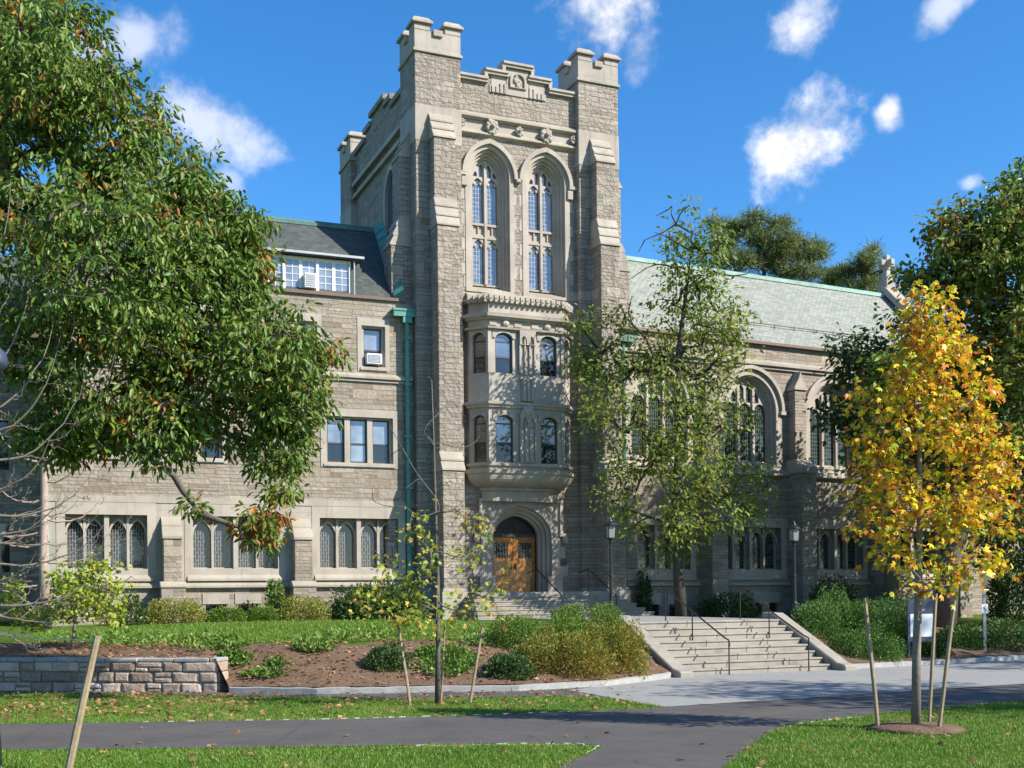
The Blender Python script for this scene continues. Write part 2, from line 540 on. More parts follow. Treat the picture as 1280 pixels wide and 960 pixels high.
M['spirea'] = mat_leaf('copper_shrub_leaf', [(1.3, (.09, .14, .022)), (1.4, (.15, .18, .028)), (.9, (.24, .19, .032)), (.5, (.30, .15, .035))], .35, .5, .45)
M['juniper'] = mat_leaf('juniper_leaf', [(1, (.035, .085, .016)), (1, (.065, .135, .024)), (.5, (.11, .19, .035))], .25, .5, .4)
M['cover'] = mat_leaf('groundcover_leaf', [(1, (.06, .13, .018)), (1, (.10, .19, .03)), (.3, (.20, .22, .05))], .3, .5, .3)
M['fallen'] = mat_leaf('fallen_leaf', [(1, (.17, .075, .035)), (1, (.29, .14, .06)), (.6, (.38, .21, .11)), (.6, (.12, .06, .03))], .2, .7, .1)


# ------------------------------------------------------------------ geometry helpers
class MB:
    def __init__(s):
        s.v, s.f = [], []

    def add(s, vs, fs):
        o = len(s.v)
        s.v += [tuple(p) for p in vs]
        s.f += [tuple(i + o for i in f) for f in fs]
        return s

    def box(s, x0, x1, y0, y1, z0, z1):
        return s.add([(x0, y0, z0), (x1, y0, z0), (x1, y1, z0), (x0, y1, z0), (x0, y0, z1), (x1, y0, z1), (x1, y1, z1), (x0, y1, z1)],
                     [(0, 3, 2, 1), (4, 5, 6, 7), (0, 1, 5, 4), (1, 2, 6, 5), (2, 3, 7, 6), (3, 0, 4, 7)])

    def slab(s, outer, holes, y0, y1, back=True):
        """upright plate in x,z with holes, from y0 (front) to y1"""
        loops = [outer] + list(holes)
        tri = tessellate_polygon([[Vector((x, z, 0)) for x, z in lp] for lp in loops])
        pts = [p for lp in loops for p in lp]
        n = len(pts)
        vs = [(x, y0, z) for x, z in pts] + [(x, y1, z) for x, z in pts]
        fs = [tuple(t) for t in tri]
        if back:
            fs += [tuple(n + i for i in reversed(t)) for t in tri]
        o = 0
        for lp in loops:
            k = len(lp)
            for i in range(k):
                a, b_ = o + i, o + (i + 1) % k
                fs.append((a, b_, b_ + n, a + n))
            o += k
        return s.add(vs, fs)

    def prism_x(s, prof, x0, x1):
        """profile in (y,z) swept along x"""
        n = len(prof)
        vs = [(x0, y, z) for y, z in prof] + [(x1, y, z) for y, z in prof]
        fs = [tuple(range(n)), tuple(range(2 * n - 1, n - 1, -1))]
        for i in range(n):
            j = (i + 1) % n
            fs.append((i, j, j + n, i + n))
        return s.add(vs, fs)

    def prism_y(s, prof, y0, y1):
        n = len(prof)
        vs = [(x, y0, z) for x, z in prof] + [(x, y1, z) for x, z in prof]
        fs = [tuple(range(n)), tuple(range(2 * n - 1, n - 1, -1))]
        for i in range(n):
            j = (i + 1) % n
            fs.append((i, j, j + n, i + n))
        return s.add(vs, fs)

    def loft(s, loops, cap=True):
        """stack of equal-length closed loops of 3D points"""
        k = len(loops[0])
        vs = [p for lp in loops for p in lp]
        fs = []
        for r in range(len(loops) - 1):
            for i in range(k):
                j = (i + 1) % k
                fs.append((r * k + i, r * k + j, (r + 1) * k + j, (r + 1) * k + i))
        if cap:
            fs.append(tuple(range(k)))
            fs.append(tuple((len(loops) - 1) * k + i for i in reversed(range(k))))
        return s.add(vs, fs)

    def tube(s, pts, r, n=8, cap=True):
        pts = [Vector(p) for p in pts]
        rs = r if isinstance(r, (list, tuple)) else [r] * len(pts)
        loops = []
        prev = None
        for i, p in enumerate(pts):
            d = (pts[min(i + 1, len(pts) - 1)] - pts[max(i - 1, 0)]).normalized()
            a = prev if prev is not None else (Vector((1, 0, 0)) if abs(d.x) < .8 else Vector((0, 1, 0)))
            u = (a - d * a.dot(d)).normalized()
            prev = u
            v_ = d.cross(u)
            loops.append([p + (u * math.cos(t * 2 * math.pi / n) + v_ * math.sin(t * 2 * math.pi / n)) * rs[i] for t in range(n)])
        return s.loft(loops, cap)

    def lathe(s, prof, c=(0, 0, 0), n=16, ph=0):
        loops = [[(c[0] + r * math.cos(ph + t * 2 * math.pi / n), c[1] + r * math.sin(ph + t * 2 * math.pi / n), c[2] + z) for t in range(n)] for r, z in prof]
        return s.loft(loops)

    def ball(s, c, r, sq=(1, 1, 1), n=10):
        prof = [(max(.001, math.sin(math.pi * i / 6)) * r, -math.cos(math.pi * i / 6) * r) for i in range(7)]
        loops = [[(c[0] + q * sq[0] * math.cos(t * 2 * math.pi / n), c[1] + q * sq[1] * math.sin(t * 2 * math.pi / n), c[2] + z * sq[2]) for t in range(n)] for q, z in prof]
        return s.loft(loops)

    def build(s, name, mat, parent=None, mw=None, bevel=0, smooth=False):
        me = bpy.data.meshes.new(name)
        me.from_pydata([tuple(p) for p in s.v], [], s.f)
        bm = bmesh.new()
        bm.from_mesh(me)
        bmesh.ops.recalc_face_normals(bm, faces=bm.faces)
        bm.to_mesh(me)
        bm.free()
        if smooth:
            me.polygons.foreach_set('use_smooth', [True] * len(me.polygons))
        me.materials.append(mat)
        o = bpy.data.objects.new(name, me)
        COL.objects.link(o)
        if parent is not None:
            o.parent = parent
        if mw is not None:
            o.matrix_basis = (parent.matrix_basis.inverted() @ mw) if parent is not None else mw
        if bevel:
            bv = o.modifiers.new('bevel', 'BEVEL')
            bv.width = bevel
            bv.segments = 1
            bv.limit_method = 'ANGLE'
            bv.angle_limit = rad(40)
        return o


def tag(o, label=None, cat=None, group=None, kind=None):
    if label: o['label'] = label
    if cat: o['category'] = cat
    if group: o['group'] = group
    if kind: o['kind'] = kind
    return o


def empty(name, loc, rz=0):
    o = bpy.data.objects.new(name, None)
    COL.objects.link(o)
    o.matrix_basis = Matrix.Translation(loc) @ Matrix.Rotation(rz, 4, 'Z')
    return o


def arch(cx, hw, zs, rise, kind='tudor', n=9):
    """arch curve right spring -> left spring"""
    out = []
    if kind == 'gothic':
        R = (hw * hw + rise * rise) / (2 * hw)
        a1 = math.asin(min(1, rise / R))
        for i in range(n + 1):
            a = a1 * i / n
            out.append((cx + hw - R + R * math.cos(a), zs + R * math.sin(a)))
        out += [(2 * cx - x, z) for x, z in reversed(out[:-1])]
        return out
    for i in range(2 * n + 1):
        t = math.cos(math.pi * i / (2 * n))
        q = abs(t)
        z = rise * (.84 * math.sqrt(max(0, 1 - q ** 2.2)) + .16 * (1 - q))
        out.append((cx + hw * t, zs + z))
    return out


def opening(cx, hw, zb, zs, rise, kind='tudor', n=9):
    return [(cx - hw, zb), (cx + hw, zb)] + arch(cx, hw, zs, rise, kind, n)


def rect(x0, x1, z0, z1):
    return [(x0, z0), (x1, z0), (x1, z1), (x0, z1)]


# ------------------------------------------------------------------ frames of the hall
def rotz(a): return Matrix.Rotation(rad(a), 4, 'Z')


TO = at(645, 740, 44)
TF = Matrix.Translation((TO.x, 44, 0)) @ rotz(23)


def tpt(u, v, z=0): return TF @ Vector((u, v, z))


LF = Matrix.Translation(tpt(-3.95, .2)) @ rotz(21.5)
RF = Matrix.Translation(tpt(4.5, .1)) @ rotz(27)

hall = empty('stone_hall', tpt(0, 0, 0))
tag(hall, 'grey stone collegiate hall with a square battlemented tower over its arched oak doors', 'building')


KEEP = {'dentil_course', 'carved_panel', 'bars', 'lattice', 'glazing_bar', 'transom', 'label_mould', 'tracery', 'snow_rail', 'window_head'}


def pieces(mb, gap=.03):
    """clusters of faces whose boxes touch"""
    n = len(mb.v)
    par = list(range(n))

    def find(a):
        while par[a] != a:
            par[a] = par[par[a]]
            a = par[a]
        return a
    for f in mb.f:
        for k in f[1:]:
            par[find(k)] = find(f[0])
    comp = {}
    for i in range(n): comp.setdefault(find(i), []).append(i)
    keys = list(comp)
    V = np.array([tuple(p) for p in mb.v])
    lo = np.array([V[comp[k]].min(0) for k in keys]) - gap
    hi = np.array([V[comp[k]].max(0) for k in keys]) + gap
    g = list(range(len(keys)))

    def gf(a):
        while g[a] != a: a = g[a]
        return a
    for i in range(len(keys)):
        for j in range(i):
            if np.all(lo[i] < hi[j]) and np.all(lo[j] < hi[i]): g[gf(i)] = gf(j)
    out = {}
    for i, k in enumerate(keys): out.setdefault(gf(i), []).extend(comp[k])
    res = []
    for vs in out.values():
        ix = {v: q for q, v in enumerate(vs)}
        m = MB()
        m.v = [mb.v[v] for v in vs]
        m.f = [tuple(ix[v] for v in f) for f in mb.f if f[0] in ix]
        res.append(m)
    return sorted(res, key=lambda m: -len(m.v))


def part(mb, name, mat, fr, **kw):
    ps = [mb] if name in KEEP else pieces(mb)
    return [m.build(name, M[mat], hall, fr, **kw) for m in ps][0]


def sub(mb, name, mat, parent, **kw):
    ps = [mb] if name in KEEP else pieces(mb)
    return [m.build(name, M[mat], parent, None, **kw) for m in ps][0]


# ================================================================== TOWER
TD = 10.4          # tower depth
WV = 0.0          # wall plane between corner piers
PV = -.32         # pier front
A0, A1, B0, B1 = -3.95, -2.16, 2.70, 4.45
ZG = 1.0
# front wall, pierced
wins = [(-.93, .82), (1.40, .82)]
Zb, Zs = 13.65, 18.02
holes = [opening(c, .86, Zb, Zs, 1.05, 'gothic') for c, _ in wins]
DC = .22
holes.append(opening(DC, 1.36, 2.3, 4.35, 1.28, 'tudor'))
mb = MB()
mb.slab(rect(A1, B0, ZG, 21.5), holes, WV, WV + .62)
mb.box(A1, B0, WV + 1.6, WV + 1.9, ZG, 21.4)          # inner lining keeps the rooms dark
mb.box(A0 + .25, A0 + .75, 1.0, TD - 1.2, ZG, 21.5)  # flank walls
mb.box(B1 - .75, B1 - .25, 1.0, TD - 1.2, ZG, 21.5)
mb.box(A0 + .6, B1 - .6, TD - .9, TD - .4, ZG, 21.5)
mb.box(A0 + .5, B1 - .5, .7, TD - .6, 20.6, 20.9)
part(mb, 'tower_wall', 'tower_stone', TF)


def pier(u0, u1, v0, v1, side):
    mb = MB()
    mb.box(u0, u1, v0, v1, ZG, 22.1)
    p = part(mb, 'turret', 'tower_stone', TF, bevel=.025)
    c = MB()
    c.box(u0 - .02, u1 + .02, v0 - .02, v1 + .02, 18.85, 20.2)
    sub(c, 'quoin_band', 'lime', p, bevel=.02)
    c = MB()
    c.box(u0 - .07, u1 + .07, v0 - .07, v1 + .07, 22.1, 22.22)
    c.box(u0 - .01, u1 + .01, v0 - .01, v1 + .01, 22.22, 22.92)
    # merlons: four corners with caps, low sill between
    a = (u1 - u0) * .34
    b = (v1 - v0) * .34
    for (x0, x1) in ((u0 - .01, u0 + a), (u1 - a, u1 + .01)):
        for (y0, y1) in ((v0 - .01, v0 + b), (v1 - b, v1 + .01)):
            c.box(x0, x1, y0, y1, 22.92, 23.15)
            e = .1
            c.loft([[(x0 - e, y0 - e, 23.15), (x1 + e, y0 - e, 23.15), (x1 + e, y1 + e, 23.15), (x0 - e, y1 + e, 23.15)],
                    [(x0 - e, y0 - e, 23.24), (x1 + e, y0 - e, 23.24), (x1 + e, y1 + e, 23.24), (x0 - e, y1 + e, 23.24)],
                    [(x0 + .05, y0 + .05, 23.42), (x1 - .05, y0 + .05, 23.42), (x1 - .05, y1 - .05, 23.42), (x0 + .05, y1 - .05, 23.42)]])
    e = .1
    for (x0, x1, y0, y1) in ((u0 + a + .1, u1 - a - .1, v0 - e, v0 + .3), (u0 + a + .1, u1 - a - .1, v1 - .3, v1 + e),
                             (u0 - e, u0 + .3, v0 + b + .1, v1 - b - .1), (u1 - .3, u1 + e, v0 + b + .1, v1 - b - .1)):
        c.box(x0, x1, y0, y1, 22.74, 22.98)
    sub(c, 'battlement', 'lime', p, bevel=.02)
    return p


PW = 1.75
pier(A0, A1, PV, PV + PW, -1)
pier(B0, B1, PV, PV + PW, 1)
for p_ in (pier(A0, A0 + PW, TD - PW, TD, -1), pier(B1 - PW, B1, TD - PW, TD, 1)):   # the rear pair stands lower
    p_.matrix_basis = Matrix.Translation((0, 0, -.85)) @ p_.matrix_basis


def buttress(u0, u1, stages, vbase, axis='v', sgn=-1, fr=TF, mat='tower_stone', plinth=True):
    """stages: list of (ztop, projection) from the top stage down; weathered caps between"""
    body, caps = MB(), []

    def bx(m, p0, p1, z0, z1, e=0.0):
        q0, q1 = sorted((vbase + sgn * p0, vbase + sgn * p1))
        if axis == 'v':
            m.box(u0 - e, u1 + e, q0, q1, z0, z1)
        else:
            m.box(q0, q1, u0 - e, u1 + e, z0, z1)

    def wedge(p0, p1, z0, z1):
        # sloping weathering in three lapped courses from projection p1 (bottom) back to p0 (top)
        n = 3 if z1 - z0 > .85 else 2
        cap = MB()
        caps.append(cap)
        for i in range(n):
            za, zb = z0 + (z1 - z0) * i / n, z0 + (z1 - z0) * (i + 1) / n
            pa, pb = p1 + (p0 - p1) * i / n, p1 + (p0 - p1) * (i + 1) / n
            prof = [(0, za), (pa + .05, za), (pa + .05, za + .07), (pb + .015, zb), (0, zb)]
            if axis == 'v':
                cap.prism_x([(vbase + sgn * y, z) for y, z in prof], u0 - .03, u1 + .03)
            else:
                n_ = len(prof)
                vs = [(vbase + sgn * y, u0 - .03, z) for y, z in prof] + [(vbase + sgn * y, u1 + .03, z) for y, z in prof]
                fs = [tuple(range(n_)), tuple(range(2 * n_ - 1, n_ - 1, -1))] + [(k, (k + 1) % n_, (k + 1) % n_ + n_, k + n_) for k in range(n_)]
                cap.add(vs, fs)
    prev = 0.0
    for i, (zt, pr, hcap) in enumerate(stages):
        zb = stages[i + 1][0] if i + 1 < len(stages) else ZG
        bx(body, -.05, pr, zb - .02, zt - hcap)
        wedge(prev, pr, zt - hcap, zt)
        prev = pr
    if plinth:
        cap = MB()
        caps.append(cap)
        bx(cap, -.04, prev + .1, ZG, 2.32, .1)
        bx(cap, -.03, prev + .05, 2.32, 2.44, .05)
    b = part(body, 'buttress', mat, fr, bevel=.02)
    for cap in caps:
        sub(cap, 'weathering', 'lime', b, bevel=.012)
    return b


ST = [(19.92, .50, 1.05), (16.68, .80, 1.1), (7.4, 1.10, .72)]
buttress(-3.42, -2.58, ST, PV)
buttress(3.20, 4.02, ST, PV)
SB = [(19.4, .42, 1.0), (16.2, .78, 1.1), (7.2, 1.0, .7)]
buttress(.3, 1.2, SB, A0, axis='u', sgn=-1)
buttress(.3, 1.2, SB, B1, axis='u', sgn=1)

# plinth of the tower and its piers
mb = MB()
for (x0, x1, y) in ((A0 - .08, A1 + .08, PV - .08), (B0 - .08, B1 + .08, PV - .08)):
    mb.box(x0, x1, y, y + .5, ZG, 2.3)
    mb.box(x0 + .03, x1 - .03, y + .03, y + .5, 2.3, 2.44)
mb.box(A1 + .08, DC - 1.7, WV - .1, WV + .3, ZG, 2.3)
mb.box(DC + 1.7, B0 - .08, WV - .1, WV + .3, ZG, 2.3)
part(mb, 'plinth', 'lime', TF, bevel=.015)

# stepped parapet with moulded coping
steps = [(A1, 21.52), (-.98, 21.52), (-.98, 21.86), (-.25, 21.86), (-.25, 22.24), (.80, 22.24), (.80, 21.86), (1.55, 21.86), (1.55, 21.52), (B0, 21.52)]
mb = MB()
mb.slab([(A1, 21.5)] + [(x, z + .02) for x, z in steps] + [(B0, 21.5)], [], WV + .003, WV + .5)
pp = part(mb, 'parapet', 'tower_stone', TF)
mb = MB()
for (x0, x1, z) in ((A1, -.98, 21.52), (-.98, -.25, 21.86), (-.25, .80, 22.24), (.80, 1.55, 21.86), (1.55, B0, 21.52)):
    e0 = .16 if z > 21.6 else 0
    mb.box(x0 - e0 * .9, x1 + e0 * .9, WV - .14, WV + .58, z, z + .1)
    mb.box(x0 - e0 * .6, x1 + e0 * .6, WV - .2, WV + .62, z + .1, z + .19)
    mb.prism_x([(WV - .16, z + .19), (WV + .6, z + .19), (WV + .25, z + .27), (WV + .1, z + .27)], x0 - e0 * .6, x1 + e0 * .6)
for (x, z0, z1) in ((-.98, 21.52, 21.86), (-.25, 21.86, 22.24), (.80, 21.86, 22.24), (1.55, 21.52, 21.86)):
    s_ = -1 if x < .2 else 1
    xa, xb = sorted((x, x + s_ * .13))
    mb.box(xa, xb, WV - .137, WV + .55, z0 + .19, z1)
sub(mb, 'coping', 'lime_plain', pp)
mb = MB()
mb.box(-.88, 1.46, WV - .04, WV + .05, 21.22, 21.5)
for k in range(4):
    for s_ in (-1, 1):
        x = .28 + s_ * (.52 + .17 * k)
        mb.box(x - .05, x + .05, WV - .08, WV - .04, 21.22, 21.46 + (.14 if k < 2 else 0))
mb.box(-.8, -.2, WV - .02, WV + .05, 21.5, 21.86)
mb.box(.76, 1.40, WV - .02, WV + .05, 21.5, 21.86)
mb.box(-.18, .73, WV - .035, WV + .05, 21.45, 22.2)
mb.slab(opening(.28, .34, 21.5, 21.8, .3, 'gothic', 6), [opening(.28, .25, 21.52, 21.78, .24, 'gothic', 6)], WV - .11, WV - .035)
for x, z, r in ((.18, 21.8, .1), (.36, 21.72, .09), (.28, 21.62, .1), (.22, 21.95, .07), (-.06, 21.7, .05), (.62, 21.7, .05), (-.06, 21.95, .05), (.62, 21.95, .05)):
    mb.ball((x, WV - .06, z), r, (1, .6, 1.2), 8)
sub(mb, 'carved_panel', 'lime_plain', pp)

# frieze band with carved bosses
mb = MB()
mb.box(A1, B0, WV - .03, WV + .1, 19.62, 20.08)
mb.prism_x([(WV, 20.06), (WV - .22, 20.12), (WV - .22, 20.2), (WV, 20.36)], A1, B0)
mb.prism_x([(WV, 20.06), (WV - .12, 20.06), (WV - .2, 20.118), (WV, 20.118)], A1, B0)
mb.prism_x([(WV, 19.46), (WV - .17, 19.52), (WV - .17, 19.58), (WV - .03, 19.7), (WV, 19.7)], A1, B0)
fr_ = part(mb, 'frieze', 'lime_plain', TF)
for x, r in ((-.85, .24), (.28, .15), (1.40, .24), (-2.05, .13), (2.55, .13)):
    mb = MB()
    rr = random.Random(int(x * 100))
    mb.ball((x, WV - .12, 19.84), r * .8, (1, .7, 1.15))
    for k in range(9):
        a = k * 2 * math.pi / 9
        mb.ball((x + r * .75 * math.cos(a), WV - .14 - .05 * rr.random(), 19.84 + r * .9 * math.sin(a)), r * (.3 + .2 * rr.random()), (1, .8, 1), 7)
    mb.ball((x, WV - .12 - r * .7, 19.84), r * .38, (1, 1, 1), 7)
    sub(mb, 'carved_boss', 'lime_plain', fr_, smooth=True)
# cornices round the left flank
mb = MB()
mb.box(A0 - .02 + .1, A0 + .3, 1.4, TD - 1.7, 19.55, 19.7)
mb.box(A0 - .05 + .1, A0 + .3, 1.4, TD - 1.7, 20.05, 20.25)
mb.box(B1 - .3, B1 - .05, 1.4, TD - 1.7, 19.55, 19.7)
mb.box(B1 - .3, B1 - .03, 1.4, TD - 1.7, 20.05, 20.25)
part(mb, 'string_course', 'lime_plain', TF)
mb = MB()
ys = [1.4, 3.3, 3.3, 4.2, 4.2, 6.2, 6.2, 7.1, 7.1, TD - 1.7]
zs_ = [21.6, 21.6, 21.95, 21.95, 22.3, 22.3, 21.95, 21.95, 21.6, 21.6]
for sx in (A0 + .25, B1 - .75):
    for i in range(0, 10, 2):
        mb.box(sx, sx + .5, ys[i], ys[i + 1], 21.45, zs_[i] - .12)
        mb.box(sx - .12, sx + .62, ys[i] - .06, ys[i + 1] + .06, zs_[i] - .12, zs_[i] + .08)
part(mb, 'flank_parapet', 'tower_stone', TF)
# flank window on the shaded left side
mb = MB()
c_, hw = 3.1, .75
ring = [(y, z) for y, z in opening(c_, hw + .25, 13.4, 17.9, 1.3, 'gothic')]
inn = [(y, z) for y, z in opening(c_, hw, 13.6, 17.9, 1.05, 'gothic')]
t_ = MB()
t_.slab(ring, [inn], 0, .35)
t_.v = [(A0 + .08 + y, x, z) for x, y, z in t_.v]
wsd = part(t_, 'flank_window', 'lime_plain', TF)
t_ = MB()
t_.slab(inn, [], 0, .05)
t_.v = [(A0 + .24 + y, x, z) for x, y, z in t_.v]
sub(t_, 'recess_shade', 'slate_dark', wsd)  # dark plate in place of the shade inside this window recess


# ---- tall traceried windows
def tall_window(c):
    mb = MB()
    prev = .98
    for i, (hw, v0, v1, dr) in enumerate(((.855, -.04, .10, 1.07), (.77, .10, .24, .98), (.68, .24, .36, .88), (.60, .36, .50, .80))):
        oh = [.985, .93, .90, .90][i]
        outer = opening(c, oh if i == 0 else .859, Zb - .02, Zs, (1.2 if i == 0 else 1.05), 'gothic')
        inner = opening(c, hw - .035, Zb + .06 + .06 * i, Zs, dr - .03, 'gothic')
        if i == 0:
            outer = opening(c, .98, Zb - .05, Zs, 1.2, 'gothic')
        mb.slab(outer, [inner], WV + v0, WV + v1, back=False)
    # sloping sill
    mb.prism_x([(WV - .16, Zb - .32), (WV - .16, Zb - .22), (WV + .6, Zb + .36), (WV + .6, Zb - .32)], c - .99, c + .99)
    p = part(mb, 'tall_window', 'lime_plain', TF)
    # hood mould
    h = MB()
    h.slab([(c - 1.13, Zs - .02)] + list(reversed(arch(c, 1.13, Zs, 1.36, 'gothic'))) + [] if False else list(reversed(arch(c, 1.13, Zs - .03, 1.40, 'gothic'))) + arch(c, .99, Zs - .03, 1.22, 'gothic'), [], WV - .17, WV + .02)
    sub(h, 'hood_mould', 'lime_plain', p)
    # tracery
    hw = .565
    zs, z0 = Zs, Zb + .38
    out = opening(c, hw + .04, z0 - .06, zs, .80, 'gothic')
    hs_ = []
    lw = .235
    for s_ in (-1, 1):
        cx = c + s_ * .285
        hs_.append(opening(cx, lw, z0, 15.35, .40, 'gothic', 6))
        hs_.append(opening(cx, lw, 16.35, 17.72, .36, 'gothic', 6))
        for k in (-1, 1):
            hs_.append(opening(cx + k * .115, .088, 15.92, 16.2, .07, 'gothic', 4))
        # head lights
        for k, top in ((-1, .28 if s_ < 0 else .62), (1, .62 if s_ < 0 else .28)):
            x = cx + k * .115
            d = abs(x - c)
            zt = zs + .66 * (1 - (d / .56) ** 1.7)
            if zt > 18.22:
                hs_.append([(x - .08, 18.12), (x + .08, 18.12), (x + .08, zt - .05 if (x < c) else zt - .14), (x, zt + .02), (x - .08, zt - .14 if (x < c) else zt - .05)])
    t = MB()
    t.slab(out, hs_, WV + .44, WV + .58)
    t.box(c - .05, c + .05, WV + .38, WV + .438, z0, zs + .62)
    # cusps
    for s_ in (-1, 1):
        cx = c + s_ * .285
        for zb in (15.42, 17.78):
            for k in (-1, 1):
                t.ball((cx + k * .14, WV + .5, zb + .1), .075, (1, .5, 1), 8)
    t.box(c - hw, c + hw, WV + .40, WV + .44, 16.25, 16.34)
    t.box(c - hw, c + hw, WV + .40, WV + .44, 15.76, 15.84)
    sub(t, 'tracery', 'lime_plain', p)
    g = MB()
    g.slab(opening(c, hw + .03, z0 - .1, zs, .82, 'gothic'), [], WV + .54, WV + .56)
    sub(g, 'leaded_glass', 'lead_tower', p)
    for s_ in (-1, 1):
        for k in (-1, 1):
            pass
    b = MB()
    b.box(c - hw, c + hw, WV + .50, WV + .535, 15.86, 16.24)
    sub(b, 'spandrel_panel', 'lime_plain', p)
    return p


for c, _ in wins:
    tall_window(c)
# dressed quoins toothed into the rough wall beside the tall windows
mb = MB()
for k in range(9):
    z = 13.75 + k * .47
    w_ = .20 if k % 2 else .07
    mb.box(-1.915 - w_, -1.912, WV - .012, WV + .05, z, z + .44)
    mb.box(.052, .052 + w_ * .6, WV - .012, WV + .05, z, z + .44)
    mb.box(.418 - w_ * .6, .418, WV - .012, WV + .05, z, z + .44)
    mb.box(2.384, 2.384 + w_ * .9, WV - .012, WV + .05, z, z + .44)
part(mb, 'quoins', 'lime_plain', TF)
# label stops
mb = MB()
for x in (-2.06, .235, 2.53):
    mb.box(x - (.17 if x != .235 else .1), x + (.17 if x != .235 else .1), WV - .17, WV + .02, Zs - .13, Zs + .02)
for x in (-1.96, 2.43):
    mb.box(x - .12, x + .12, WV - .12, WV + .02, Zs - .5, Zs - .132)
part(mb, 'label_stop', 'lime_plain', TF, bevel=.02)


# ---- oriel
OC, OB, OF, OP = .12, 2.08, 1.52, .95     # centre, half width at wall, half width of front, projection


def oloop(d, z, vback=WV):
    b, f, p = OB + d, OF + d * .55, OP + d
    return [(OC - b, vback + .05, z), (OC - b, vback - p * .36, z), (OC - f, vback - p, z), (OC + f, vback - p, z), (OC + b, vback - p * .36, z), (OC + b, vback + .05, z)]


mb = MB()
# core shell: floors between windows
for d, z0, z1 in ((0, 6.75, 7.12), (0, 8.95, 10.42), (0, 12.0, 12.75), (-.03, 12.75, 13.02)):
    mb.loft([oloop(d, z0), oloop(d, z1)])
for d, z0, z1 in ((.17, 9.24, 9.34), (.09, 9.14, 9.24), (.13, 12.03, 12.1), (.22, 12.46, 12.56), (.1, 12.38, 12.46), (.16, 12.56, 12.6), (.08, 6.98, 7.08), (.15, 6.7, 6.8), (.1, 6.8, 6.86)):
    mb.loft([oloop(d, z0), oloop(d + .02, z1)])
mb.loft([oloop(.02, 13.02), oloop(.12, 13.08), oloop(.12, 13.2), oloop(.0, 13.24), oloop(-.5, 13.5)])
# coved corbel
cov = []
for i in range(8):
    t = i / 7
    cov.append(oloop(.1 - .50 * (1 - math.cos(t * math.pi / 2)) - .1 * t, 6.7 - .48 * math.sin(t * math.pi / 2)))
mb.loft(cov)
mb.loft([oloop(-.44, 6.22), oloop(-.44, 6.12), oloop(-.55, 6.08), oloop(-.60, 5.72)])
oriel = part(mb, 'oriel', 'lime_plain', TF)
mb = MB()
lo, hi = oloop(.1, 13.0), oloop(.1, 13.2)
for i in range(1, 4):
    a, b = Vector(lo[i]), Vector(lo[i + 1])
    n = max(2, int((b - a).length / .2))
    for k in range(n):
        p = a.lerp(b, (k + .5) / n)
        mb.box(p.x - .05, p.x + .05, p.y - .06, p.y + .06, 13.0, 13.1)
        mb.box(p.x - .065, p.x + .065, p.y - .06, p.y + .06, 13.13, 13.26)
sub(mb, 'dentil_course', 'lime_plain', oriel)


def oriel_face(a, b, lights, z0, z1):
    """wall of the oriel from plan point a to b pierced by tudor lights (centres along the face, half width)"""
    a, b = Vector((a[0], a[1], 0)), Vector((b[0], b[1], 0))
    L_ = (b - a).length
    ex = (b - a) / L_
    ey = Vector((-ex.y, ex.x, 0))
    mm = Matrix(((ex.x, ey.x, 0, a.x), (ex.y, ey.y, 0, a.y), (0, 0, 1, 0), (0, 0, 0, 1)))

    def put(m, name, mat, par):
        m.v = [tuple(mm @ Vector(p)) for p in m.v]
        return sub(m, name, mat, par)
    zsill, zsp = z0 - .02, z1 - .34
    m = MB()
    m.slab(rect(0, L_, z0 - .02, z1 + .02), [opening(c, hw, zsill, zsp, .22) for c, hw in lights], 0, .16)
    put(m, 'oriel_wall', 'lime_plain', oriel)
    for c, hw in lights:
        m = MB()
        e = hw + .11
        m.slab([(c - e, zsp + .0)] + [(c - e, z1 - .03), (c + e, z1 - .03), (c + e, zsp)] + arch(c, hw + .02, zsp, .25), [], -.035, .0)
        m.slab(list(reversed(arch(c, hw + .06, zsp - .0, .27))) + arch(c, hw - .01, zsp, .21), [], -.06, -.03)
        put(m, 'window_head', 'lime_plain', oriel)
        m = MB()
        o_ = opening(c, hw - .001, zsill, zsp, .22)
        i_ = rect(c - hw + .055, c + hw - .055, zsill + .06, zsp - .03)
        i2 = opening(c, hw - .06, zsp - .08, zsp - .0, .16)
        m.slab(o_, [rect(c - hw + .055, c + hw - .055, zsill + .06, zsill + (zsp - zsill) * .46), rect(c - hw + .055, c + hw - .055, zsill + (zsp - zsill) * .46 + .06, zsp - .13), i2], .09, .13)
        put(m, 'sash_frame', 'sash', oriel)
        zm = zsill + (zsp - zsill) * .46 + .03
        for (za, zb, mt) in ((zsill + .02, zm, 'pane_dark'), (zm, zsp + .3, random.choice(['pane_blind_sky', 'pane', 'pane_curtain_sky']) if L_ > 2 else 'pane_blind_sky')):
            m = MB()
            m.slab(rect(c - hw + .02, c + hw - .02, za, min(zb, zsp + .0)) if mt == 'pane_dark' else opening(c, hw - .02, za, zsp, .2), [], .115, .125)
            put(m, 'pane', mt, oriel)


